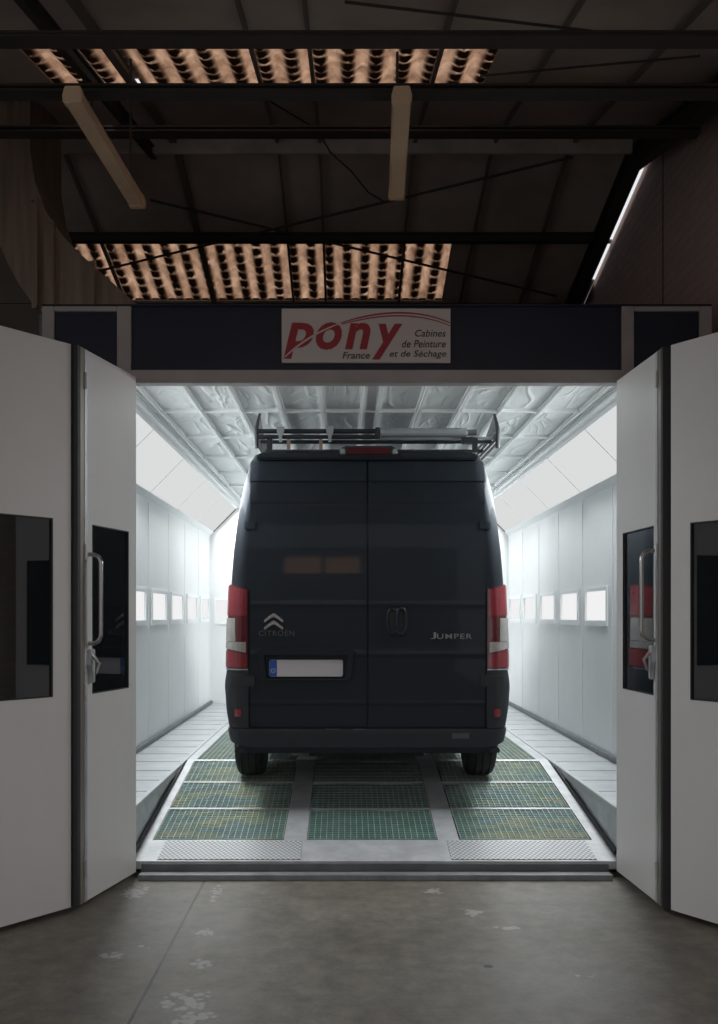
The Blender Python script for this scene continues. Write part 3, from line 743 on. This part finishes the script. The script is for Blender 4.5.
# floor of the booth: base, side walkways, ramp
struct(MB().box((-WX-.06, D0+0.09, 0.001), (WX+.06, YB+.06, 0.02)).build('floor_booth_pit', M['pit']))
for s, nm in ((-1, 'left'), (1, 'right')):
    a, b = sorted((s*1.545, s*(WX-0.001)))
    t = thing('walkway', 'raised slatted steel walkway along the %s booth wall' % nm, 'walkway', (s*1.8, 9.6, 0.0))
    n = 48; y0 = D0+0.10; st = (YB-y0-0.004)/n
    mb = MB()
    for k in range(n):
        mb.box((a+(0.03 if s > 0 else 0), y0+k*st+0.0012, FZ-0.03), (b-(0.03 if s < 0 else 0), y0+(k+1)*st-0.0012, FZ-(0.0 if k % 3 else 0.003)))
    mb.build('deck', M['walk'], t, world=True)
    c0, c1 = sorted((s*1.535, s*1.573))
    MB().box((c0, y0, FZ-0.05), (c1, D1, FZ+0.004)).box((c0, D1+.001, FZ-0.05), (c1, YB-.004, FZ+0.004)).build('edge_angle', M['walk'], t, bevel=0.003, world=True)
    c0, c1 = sorted((s*1.546, s*1.570))
    MB().box((c0, y0, 0.021), (c1, YB-.004, FZ-0.051)).build('side_plate', M['galv'], t, world=True)
    # seal strip following the ramp along the side plate
    mb = MB()
    for q in (0,):
        xa, xb = sorted((s*1.524, s*1.5445))
        vs = [(x, y, ramp_z(y)+h) for h in (0.0, 0.03) for (x, y) in ((xa, y0), (xb, y0), (xb, D1-.22), (xa, D1-.22))]
        mb.add(vs, [(0,3,2,1),(4,5,6,7),(0,1,5,4),(1,2,6,5),(2,3,7,6),(3,0,4,7)])
    mb.build('seal_strip', M['seal'], t, world=True)
RA = math.atan(0.15)
rt = thing('ramp', 'pale steel entry ramp with grating bays and two tread plates', 'ramp', (0, D0, 0.0))
GX = [(-1.46, -0.60), (-0.44, 0.42), (0.57, 1.44)]
GY = [6.29, 6.875, 7.46, 8.005]
def rbox(mb, x0, x1, y0, y1, t=0.05, lift=0.0):
    vs = [(x, y, ramp_z(y)+lift-dz) for dz in (t, 0.0) for (x, y) in ((x0, y0), (x1, y0), (x1, y1), (x0, y1))]
    return mb.add(vs, [(0,3,2,1),(4,5,6,7),(0,1,5,4),(1,2,6,5),(2,3,7,6),(3,0,4,7)])
mb = MB()
rbox(mb, -1.522, 1.522, D0+.002, GY[0]-.004)
for (a, b) in ((-1.522, GX[0][0]-.004), (GX[0][1]+.004, GX[1][0]-.004), (GX[1][1]+.004, GX[2][0]-.004), (GX[2][1]+.004, 1.522)): rbox(mb, a, b, GY[0]-.004, GY[3]+.004)
rbox(mb, -1.522, 1.522, GY[3]+.004, D1+0.03)
mb.build('frame', M['ramp_frame'], rt, world=True)
for (a, b) in GX:
    for y in GY[1:3]:
        rbox(MB(), a-.003, b+.003, y-0.012, y+0.012, 0.05, 0.001).build('cross_bar', M['ramp_frame'], rt, world=True)
for (a, b) in ((-1.37, -0.47), (0.48, 1.39)):
    rbox(MB(), a, b, D0+0.02, GY[0]-0.03, 0.004, 0.0055).build('tread_plate', M['tread'], rt, world=True)
gm = MB(); GW = 0.852; GL = 0.555
nb = 21; nc = 15
for i in range(nb+1):
    x = -GW/2+GW*i/nb; gm.box((x-0.0024, -GL/2, -0.0055), (x+0.0024, GL/2, 0.0))
for j in range(nc+1):
    y = -GL/2+GL*j/nc; gm.box((-GW/2, y-0.0022, -0.0045), (GW/2, y+0.0022, -0.0008))
pm = MB().sheet(lambda u, v: (GW*(u-.5), GL*(v-.5), -0.009+0.003*math.sin(9*u+5*v)), 14, 10)
side = ['left', 'middle', 'right']; rw = ['nearest', 'second', 'third', 'fourth', 'fifth', 'sixth']
g0 = None
def put_grating(x, y, z, ang, label):
    global g0
    if g0 is None:
        g0 = thing('floor_grating', label, 'grating', (x, y, z), (ang, 0, 0), 'floor gratings of the booth')
        gm.build('bars', M['bar'], g0); pm.build('filter_pad', M['pad'], g0)
    else: dup(g0, (x, y, z), label, (ang, 0, 0))
for ci, (a, b) in enumerate(GX):
    for r in range(3):
        y = (GY[r]+GY[r+1])/2
        put_grating((a+b)/2, y, ramp_z(y), RA, 'green mesh grating on the ramp, %s bay, %s' % (side[ci], ['bottom row', 'middle row', 'top row under the van'][r] if ci == 1 else ['bottom row', 'middle row', 'top row by the wheel'][r]))
for ci, (a, b) in enumerate(GX):
    for r in range(4):
        if ci == 1 and r > 1: continue
        y = D1+0.06+GL/2+0.012+r*(GL+0.012)
        put_grating((a+b)/2, y, FZ, 0, 'grey mesh grating on the level floor, %s bay, %s behind the ramp' % (side[ci], ['first row', 'second row', 'third row', 'fourth row'][r]))
fl = MB(); y1 = D1+0.032; ye = D1+0.06+4*(GL+0.012)+0.012
for (a, b) in ((-1.532, GX[0][0]), (GX[0][1], GX[1][0]), (GX[1][1], GX[2][0]), (GX[2][1], 1.532)): fl.box((a, y1, FZ-0.04), (b, ye, FZ))
fl.box((-1.532, ye, FZ-0.04), (1.532, YB-.002, FZ)); fl.box((GX[1][0]+.0, D1+.07+2*(GL+.012), FZ-0.04), (GX[1][1], ye, FZ-.001))
for (a, b) in GX: fl.box((a, y1, FZ-0.04), (b, D1+0.058, FZ))
struct(fl.build('floor_booth_level', M['walk']))

# ------------------------------------------------------------------ the van (local: x right, y forward, z up, y=0 the rear face)
VL = (-0.03, 6.79, 0.340); VA = math.radians(0.79)
van = thing('van', 'dark navy panel van seen from behind, parked on the ramp inside the lit booth', 'van', VL, (VA, 0, 0))
def interp(tab, z):
    if z <= tab[0][0]: return tab[0][1]
    for (a, va), (b, vb) in zip(tab, tab[1:]):
        if z <= b:
            t = (z-a)/(b-a); return va+(vb-va)*t
    return tab[-1][1]
HW = [(0.30,0.94),(0.39,0.962),(0.478,0.978),(0.62,1.0),(0.778,1.011),(0.906,1.006),(1.2,0.998),(1.549,0.982),(1.742,0.968),(1.968,0.942),(2.15,0.912),(2.315,0.878),(2.41,0.855),(2.46,0.825),(2.49,0.775),(2.51,0.70),(2.53,0.45)]
YR = [(0.3,0.02),(0.5,0.0),(1.35,0.0),(1.6,0.008),(1.8,0.018),(1.97,0.032),(2.15,0.052),(2.25,0.068),(2.41,0.135),(2.46,0.15),(2.49,0.19),(2.51,0.28),(2.53,0.5)]
YF = [(0.3,5.2),(0.5,5.36),(0.9,5.36),(1.1,5.24),(1.25,4.95),(1.4,4.70),(2.1,4.12),(2.4,3.85),(2.49,3.6),(2.53,3.0)]
RC = 0.11
def surf(z, s):
    """point and outward normal on the rear and side of the body; s = distance from the centre line"""
    sg_ = 1 if s >= 0 else -1; s = abs(s); w = interp(HW, z); y = interp(YR, z); a = w-RC; arc = RC*PI/2
    if s <= a: return Vector((sg_*s, y, z)), Vector((0, -1, 0))
    if s <= a+arc:
        t = (s-a)/RC
        return Vector((sg_*(a+RC*math.sin(t)), y+RC-RC*math.cos(t), z)), Vector((sg_*math.sin(t), -math.cos(t), 0))
    return Vector((sg_*w, y+RC+(s-a-arc), z)), Vector((sg_, 0, 0))
zl = sorted(set([0.30, 0.34, 0.39, 0.478, 0.56, 0.62, 0.70, 0.778, 0.906, 1.05, 1.2, 1.35, 1.45, 1.549, 1.65, 1.742, 1.85, 1.968, 2.06, 2.15, 2.23, 2.315, 2.36, 2.41, 2.44, 2.46, 2.475, 2.49, 2.50, 2.51, 2.52, 2.53]))
bd = MB(); nl = None
for z in zl:
    w = interp(HW, z); yr = interp(YR, z); yf = interp(YF, z); half = []
    for k in range(7): half.append(((w-RC)*k/6, yr))
    for k in range(1, 8):
        a = PI/2*k/7; half.append((w-RC+RC*math.sin(a), yr+RC-RC*math.cos(a)))
    rf_ = 0.36
    for k in range(1, 9): half.append((w, yr+RC+(yf-rf_-yr-RC)*k/8))
    for k in range(1, 7):
        a = PI/2*k/6; half.append((w-rf_+rf_*math.cos(a), yf-rf_+rf_*math.sin(a)))
    for k in range(1, 4): half.append(((w-rf_)*(1-k/3), yf))
    loop = half+[(-x, y) for x, y in reversed(half[1:-1])]
    nl = len(loop); bd.v += [Vector((x, y, z)) for x, y in loop]
for i in range(len(zl)-1):
    for j in range(nl): bd.f.append((i*nl+j, i*nl+(j+1) % nl, (i+1)*nl+(j+1) % nl, (i+1)*nl+j))
bd.f += [tuple(range(nl-1, -1, -1)), tuple(range((len(zl)-1)*nl, len(zl)*nl))]
body = bd.build('body', M['paint'], van)
WR = 0.345; AX = (0.85, 4.30); WC = 0.905
cut = MB()
for y in AX:
    for s in (-1, 1):
        a, b = sorted((s*0.70, s*1.2)); cut.lathe([(a, 0.425), (b, 0.425)], 0, 36, (0, y, WR+0.01))
co = cut.build('cutter', M['rubber'], van)
md = body.modifiers.new('arch', 'BOOLEAN'); md.operation = 'DIFFERENCE'; md.object = co; md.solver = 'EXACT'
bpy.context.view_layer.update()
me = bpy.data.meshes.new_from_object(body.evaluated_get(bpy.context.evaluated_depsgraph_get()))
body.modifiers.clear(); body.data = me; bpy.data.objects.remove(co)
me.materials.clear(); me.materials.append(M['paint'])
me.polygons.foreach_set('use_smooth', [True]*len(me.polygons)); me.set_sharp_from_angle(angle=math.radians(35))

def patch(name, m, z0, z1, s0, s1, off, thick=0.02, nz=10, ns=14, parent=van, smooth=True, bev=0.0, zs=None):
    """a shell following the body's skin; z0, z1 may depend on s, off on (s, z)"""
    f = lambda q, a: q(a) if callable(q) else q
    mb = MB(); top = []; bot = []
    for i in range(ns+1):
        s = s0+(s1-s0)*i/ns
        zz = zs if zs else [f(z0, s)+(f(z1, s)-f(z0, s))*j/nz for j in range(nz+1)]
        for z in zz:
            p, n = surf(z, s); o = off(s, z) if callable(off) else off
            top.append(p+n*o); bot.append(p+n*(o-thick))
    k = len(top); q = (len(zs) if zs else nz+1)
    mb.v = top+bot
    for i in range(ns):
        for j in range(q-1):
            a = i*q+j; mb.f += [(a, a+1, a+q+1, a+q), (k+a, k+a+q, k+a+q+1, k+a+1)]
    for i in range(ns):
        a = i*q; b = i*q+q-1; mb.f += [(a, a+q, k+a+q, k+a), (b, k+b, k+b+q, b+q)]
    for j in range(q-1):
        a = j; b = ns*q+j; mb.f += [(a, k+a, k+a+1, a+1), (b, b+1, k+b+1, k+b)]
    return mb.build(name, m, parent, smooth=smooth, bevel=bev)
# rear doors with their pressed ridges
def press(s, z):
    a = abs(s); o = 0.014
    st = lambda z0, w: max(0.0, min(1.0, (z-z0)/w))
    o += 0.010*st(2.24, 0.012)                      # band over the window line
    if z < 2.10: o -= 0.006*min(1, (2.10-z)/0.012)*max(0.0, min(1.0, (z-1.45)/0.55))
    for zc, h in ((1.365, 0.004), (1.015, 0.005), (0.665, 0.005)):
        o += h*max(0.0, 1-abs(z-zc)/0.016)
    return o
zd = sorted(set([0.495+0.0477*k for k in range(41)]+[2.235, 2.24, 2.252, 2.256, 2.088, 2.10, 2.104, 1.46, 1.49, 1.349, 1.365, 1.381, 0.999, 1.015, 1.031, 0.649, 0.665, 0.681, 2.403]))
zd = [z for z in zd if z <= 2.4031]
ld = patch('rear_door', M['paint'], 0, 0, -0.836, -0.006, press, 0.03, ns=26, zs=zd)
rd = patch('rear_door', M['paint'], 0, 0, 0.006, 0.836, press, 0.03, ns=26, zs=zd)
for s, d in ((-1, ld), (1, rd)):                    # hinges at the outer door edges
    for z in (1.93, 0.845):
        a, b = sorted((s*0.80, s*0.875)); patch('hinge', M['paint'], z-0.028, z+0.028, a, b, 0.018, 0.02, 3, 4, d, bev=0.003)
# bumper: step bar and two corner pieces with reflectors
patch('bumper_bar', M['van_dark'], lambda q: 0.345+0.05*max(0, (abs(q)-0.8)/0.25)**1.5, 0.48, -1.22, 1.22, lambda s, z: 0.034*(1-0.35*max(0, (abs(z-0.40)-0.05)/0.03)*0.4), 0.06, 6, 60, bev=0.004)
for s in (-1, 1):
    a, b = sorted((s*0.846, s*1.36))
    c = patch('bumper_corner', M['van_dark'], 0.482, 0.895, a, b, lambda s_, z: 0.022-0.012*max(0, (z-0.80)/0.1), 0.03, 10, 16, bev=0.004)
    a, b = sorted((s*0.895, s*0.94))
    patch('reflector', M['lens_red'], 0.563, 0.622, a, b, 0.030, 0.012, 4, 4, c, bev=0.005)
    a, b = sorted((s*0.80, s*0.96)); patch('step_trim', M['van_dark'], 0.78, 0.86, a, b, 0.028, 0.014, 4, 6, c, bev=0.004)
mf = [patch('scuff', M['badge_dim'], z_-0.0035, z_+0.0035+h_, a, b, o_, 0.006, 2, 4) for a, b, z_, h_, o_ in ((-0.30, -0.19, 0.4785, 0, 0.039), (-0.10, -0.02, 0.4785, 0, 0.039), (0.60, 0.72, 0.415, 0.03, 0.0355))]
# tail lights
for s in (-1, 1):
    A_, B_ = 0.852, 1.20
    a, b = sorted((s*A_, s*B_))
    topz = lambda q: 1.475+0.035*min(1, (abs(q)-A_)/0.15)
    t_ = patch('tail_light', M['lens_deep'], 0.908, topz, a, b, 0.016, 0.03, 16, 20, bev=0.004)
    t_['label'] = 'red tail light with a clear L shaped insert'
    a, b = sorted((s*(A_+.006), s*(B_-.01)))
    patch('upper_lens', M['lens_red'], 1.285, lambda q: topz(q)-0.008, a, b, 0.021, 0.012, 8, 18, t_, bev=0.003)
    patch('lower_lens', M['lens_red'], 0.915, lambda q: 1.01+0.03*min(1, (abs(q)-A_)/0.15), a, b, 0.021, 0.012, 6, 18, t_, bev=0.003)
    a, b = sorted((s*(A_+.006), s*0.93)); patch('middle_lens', M['lens_deep'], 1.125, 1.278, a, b, 0.020, 0.012, 6, 8, t_, bev=0.003)
    a, b = sorted((s*0.934, s*(B_-.03))); patch('clear_insert', M['lens_clear'], 1.10, 1.268, a, b, 0.023, 0.014, 8, 14, t_, bev=0.003)
    a, b = sorted((s*(A_+.014), s*(B_-.03)))
    patch('clear_insert', M['lens_clear'], lambda q: 1.018+0.03*min(1, (abs(q)-A_)/0.15), lambda q: 1.098+0.025*min(1, (abs(q)-A_)/0.15)*0, a, b, 0.0235, 0.014, 6, 18, t_, bev=0.003)
    a, b = sorted((s*A_, s*1.12)); patch('rim', M['badge'], 0.897, 0.907, a, b, 0.018, 0.02, 2, 16, t_)
# high brake light on the roof edge
yb_ = 0.06
bl = MB().prism([(-0.215, 2.435), (0.235, 2.435), (0.225, 2.475), (0.19, 2.505), (-0.17, 2.505), (-0.205, 2.475)], 1, yb_, yb_+0.16).build('brake_light', M['van_dark'], van, bevel=0.012, smooth=True)
for xa, xb in ((-0.20, -0.155), (0.175, 0.22)): MB().prism([(xa, 2.445), (xb, 2.445), (xb-.006, 2.485), (xa+.006, 2.485)], 1, yb_-0.005, yb_+0.02).build('end_lens', M['rack_grey'], bl, bevel=0.005)
MB().prism([(-0.145, 2.443), (0.165, 2.443), (0.16, 2.49), (-0.14, 2.49)], 1, yb_-0.006, yb_+0.02).build('lens', M['lens_dark'], bl, bevel=0.004)
hd = MB().prism([(-0.80, 2.41), (0.80, 2.41), (0.79, 2.455), (-0.79, 2.455)], 1, 0.085, 0.16).build('roof_header', M['paint'], van, bevel=0.012, smooth=True)
# plate housing and plate
hs = MB()
yh = -0.016
prof = [(-0.795, 1.03), (-0.775, 1.052), (-0.11, 1.052), (-0.09, 1.03), (-0.115, 0.825), (-0.765, 0.825)]
pin = [(-0.735, 1.0), (-0.725, 1.005), (-0.155, 1.005), (-0.145, 1.0), (-0.158, 0.835), (-0.722, 0.835)]
n = 6
for y, pr in ((yh+0.004, prof), (yh-0.032, [(x*0.985-0.006, z*0.995+0.004) for x, z in prof]), (yh-0.030, pin), (yh+0.002, pin)):
    hs.v += [Vector((x, y, z)) for x, z in pr]
for r in range(3):
    for k in range(n): hs.f.append((r*n+k, r*n+(k+1) % n, (r+1)*n+(k+1) % n, (r+1)*n+k))
for k in range(n): hs.f.append((3*n+k, 3*n+(k+1) % n, (k+1) % n, k))
ho = hs.build('plate_housing', M['paint'], van, smooth=True, bevel=0.006)
np_ = MB().prism([(-0.70, 0.865), (-0.69, 0.853), (-0.185, 0.853), (-0.176, 0.865), (-0.176, 0.962), (-0.185, 0.972), (-0.69, 0.972), (-0.70, 0.962)], 1, -0.030, -0.018).build('number_plate', M['plate_white'], van, bevel=0.002)
np_['label'] = 'blank white number plate with a blue band'
MB().box((-0.698, -0.032, 0.855), (-0.645, -0.0302, 0.970)).build('blue_band', M['plate_blue'], np_, bevel=0.001)
st = MB()
for k in range(8):
    a = 2*PI*k/8; st.lathe([(-0.0335, 0.0035), (-0.032, 0.0035)], 1, 6, (-0.671+0.013*math.cos(a), 0, 0.895+0.013*math.sin(a)))
st.build('band_mark', M['plate_white'], np_)
# chevron badge and lettering
ysk = -0.0145
def chevron(zc):
    w = 0.068; h = 0.055; t = 0.030
    pts = [(-0.668-w, zc-h+0.006), (-0.668-w*0.25, zc-0.010), (-0.668, zc), (-0.668+w*0.25, zc-0.010), (-0.668+w, zc-h+0.006), (-0.668+w, zc-h-0.016), (-0.668+w*0.3, zc-t-0.008), (-0.668, zc-t+0.002), (-0.668-w*0.3, zc-t-0.008), (-0.668-w, zc-h-0.016)]
    return MB().prism(pts, 1, ysk-0.014, ysk).build('chevron_badge', M['badge'], van, bevel=0.004, smooth=True)
chevron(1.305); chevron(1.253)
lettering('wordmark', 'CITRO\u00cbN', M['badge_dim'], van, -0.775, -0.522, 1.142, 1.188, lambda x, z: ysk, 0, 0.0, 1.15)
lettering('wordmark', 'J', M['wordmark'], van, 0.447, 0.487, 1.120, 1.168, lambda x, z: ysk, 0, 0.005)
lettering('wordmark', 'UMPER', M['wordmark'], van, 0.494, 0.742, 1.120, 1.157, lambda x, z: ysk, 0, 0.005, 1.15)
# door handles beside the centre seam
def loop_tube(x0, x1, z0, z1, y, r):
    cx, cz, a, b = (x0+x1)/2, (z0+z1)/2, (x1-x0)/2, (z1-z0)/2
    pts = []
    for k in range(32):
        t = 2*PI*k/32; c, s_ = math.cos(t), math.sin(t)
        pts.append((cx+a*abs(c)**0.75*(1 if c > 0 else -1), y, cz+b*abs(s_)**0.75*(1 if s_ > 0 else -1)))
    return MB().tube(pts, r, 10, closed=True)
hb = MB()
hb.add([(0.208+0.066*abs(math.cos(t))**0.8*(1 if math.cos(t) > 0 else -1), y, 1.242+0.097*abs(math.sin(t))**0.7*(1 if math.sin(t) > 0 else -1)) for y in (-0.02, -0.012) for t in [2*PI*k/32 for k in range(32)]],
       [tuple(range(32)), tuple(range(63, 31, -1))]+[(k, k+32, (k+1) % 32+32, (k+1) % 32) for k in range(32)])
hp_ = hb.build('door_handle', M['van_dark'], van, smooth=True)
loop_tube(0.143, 0.206, 1.155, 1.330, -0.024, 0.012).build('recess_rim', M['paint'], hp_, smooth=True)
loop_tube(0.208, 0.270, 1.150, 1.335, -0.030, 0.014).build('grip', M['paint'], hp_, smooth=True)
# wheels
def wheel(x, y, s, lab):
    w = MB(); hw_ = 0.112
    pr = [(-hw_, 0.21), (-hw_, 0.30), (-hw_+.012, 0.325), (-hw_+.03, 0.340), (-0.062, WR), (-0.060, WR-.009), (-0.050, WR-.009), (-0.048, WR), (-0.006, WR), (-0.004, WR-.009), (0.004, WR-.009), (0.006, WR), (0.048, WR), (0.050, WR-.009), (0.060, WR-.009), (0.062, WR), (hw_-.03, 0.340), (hw_-.012, 0.325), (hw_, 0.30), (hw_, 0.21)]
    w.lathe(pr, 0, 48, (x, y, WR)); o = w.build('wheel', M['rubber'], van, smooth=True)
    a, b = sorted((x+s*0.06, x+s*0.116))
    r = MB().lathe([(x+s*0.105, 0.209), (x+s*0.118, 0.205), (x+s*0.10, 0.17), (x+s*0.085, 0.12), (x+s*0.10, 0.07), (x+s*0.105, 0.02)], 0, 32, (0, y, WR)); r.build('rim', M['galv_dark'], o, smooth=True)
for y in AX:
    for s in (-1, 1): wheel(s*WC, y, s, '')
ax_ = MB().tube([(-0.79, AX[0], WR), (0.79, AX[0], WR)], 0.05, 14); ax_.build('rear_axle', M['rubber'], van, smooth=True)
ex = MB().tube([(-0.52, 0.16, 0.29), (-0.52, 0.75, 0.27), (-0.5, 1.4, 0.28)], 0.032, 12); ex.build('exhaust', M['galv_dark'], van, smooth=True)
MB().box((-0.45, 0.25, 0.24), (0.45, 0.62, 0.33)).build('underbody', M['rubber'], van, bevel=0.02)
MB().prism([(-0.96, 0.30), (0.96, 0.30), (0.94, 0.345), (-0.94, 0.345)], 1, 0.03, 0.2).build('bumper_lip', M['van_dark'], van, bevel=0.01)

# ------------------------------------------------------------------ roof rack (a rack bolted to the van's roof: a part of the van)
rk = MB(); XL, XR = -0.815, 0.967; YK = 0.27; YE = 2.6
rko = None
for k, y in enumerate((0.55, 1.0, 1.5, 2.0, 2.6)):
    rk.box((XL, y-0.02, 2.60), (XR, y+0.02, 2.625))
rko = rk.build('roof_rack', M['rack'], van, bevel=0.004)
for x in (XL, XR):
    for z in (2.56, 2.60, 2.64, 2.68): MB().tube([(x, YK, z), (x*0.995, YE, z)], 0.011, 8).build('side_rail', M['rack'], rko, smooth=True)
    sx = 1 if x > 0 else -1
    tip = x-sx*0.025
    MB().tube([(x-sx*0.0, YK, 2.52), (x, YK, 2.67), (tip, YK, 2.775)], [0.016, 0.016, 0.010], 8).build('corner_post', M['rack'], rko, smooth=True)
    MB().add([(x-0.004, YK, 2.66), (x-0.004, YK+0.75, 2.66), (tip-0.004, YK, 2.765), (x+0.004, YK, 2.66), (x+0.004, YK+0.75, 2.66), (tip+0.004, YK, 2.765)], [(0,1,2),(3,5,4),(0,3,4,1),(1,4,5,2),(2,5,3,0)]).build('gusset_plate', M['rack'], rko)
for z, r in ((2.645, 0.018), (2.603, 0.016)):
    MB().tube([(XL, YK, z), (0.06, YK, z)], r, 10).build('cross_tube', M['rack'], rko, smooth=True)
MB().tube([(0.06, YK+.02, 2.597), (XR, YK+.02, 2.597)], 0.012, 10).build('cross_tube', M['rack_grey'], rko, smooth=True)
MB().lathe([(0.10, 0.028), (0.105, 0.034), (0.735, 0.034), (0.74, 0.028)], 0, 20, (0, YK, 2.635)).build('roller', M['rack_grey'], rko, smooth=True)
MB().lathe([(0.742, 0.022), (0.81, 0.022)], 0, 16, (0, YK, 2.635)).build('roller_end', M['galv_dark'], rko, smooth=True)
MB().box((0.06, YK-0.03, 2.59), (0.097, YK+0.03, 2.67)).build('clamp', M['rack'], rko, bevel=0.005)
MB().box((0.70, YK-0.03, 2.55), (0.79, YK+0.03, 2.60)).build('clamp', M['rack'], rko, bevel=0.005)
for px in (281, 330):
    x = (px-VX)/134.7+CX+0.03
    MB().prism([(x-.03, 2.675), (x+.03, 2.675), (x+.025, 2.63), (x+.012, 2.60), (x+.012, 2.56), (x-.012, 2.56), (x-.012, 2.60), (x-.025, 2.63)], 1, YK-0.035, YK-0.019).build('bracket', M['rack_grey'], rko, bevel=0.003)
for px in (289, 321):
    x = (px-VX)/134.7+CX+0.03
    MB().box((x-.013, YK-0.02, 2.475), (x+.013, YK+0.006, 2.585)).build('mounting_foot', M['copper'], rko, bevel=0.003)
for x in (-0.72, 0.80):
    MB().box((x-.02, YK-0.0, 2.49), (x+.02, YK+0.03, 2.60)).build('mounting_foot', M['rack'], rko, bevel=0.003)

# ------------------------------------------------------------------ light, world, camera
w = bpy.data.worlds.new('World'); SC.world = w; w.use_nodes = True
bg = w.node_tree.nodes['Background']; bg.inputs[0].default_value = (0.93, 0.95, 1.0, 1); bg.inputs[1].default_value = 0.9
sun = bpy.data.lights.new('sun', 'SUN'); sun.energy = 1.2; sun.angle = math.radians(3); sun.color = (1.0, 0.93, 0.84)
so = bpy.data.objects.new('sun', sun); C.objects.link(so); so.rotation_euler = (math.radians(18), math.radians(-28), 0)
cam = bpy.data.cameras.new('camera'); co = bpy.data.objects.new('camera', cam); C.objects.link(co)
co.location = (CX, 0, CZ); co.rotation_euler = (PI/2, 0, 0)
cam.sensor_fit = 'AUTO'; cam.sensor_width = 36.0; cam.lens = F/1024*36.0
cam.shift_x = (359-VX)/1024; cam.shift_y = (VY-512)/1024
cam.clip_start = 0.05
SC.camera = co
SC.view_settings.view_transform = 'Standard'; SC.view_settings.look = 'None'
SC.view_settings.gamma = 1.0; SC.view_settings.use_curve_mapping = False; SC.view_settings.exposure = 0.0
SC.cycles.max_bounces = 12; SC.cycles.diffuse_bounces = 8; SC.cycles.transparent_max_bounces = 16
SC.cycles.use_denoising = True
SC.cycles.sample_clamp_indirect = 4.0
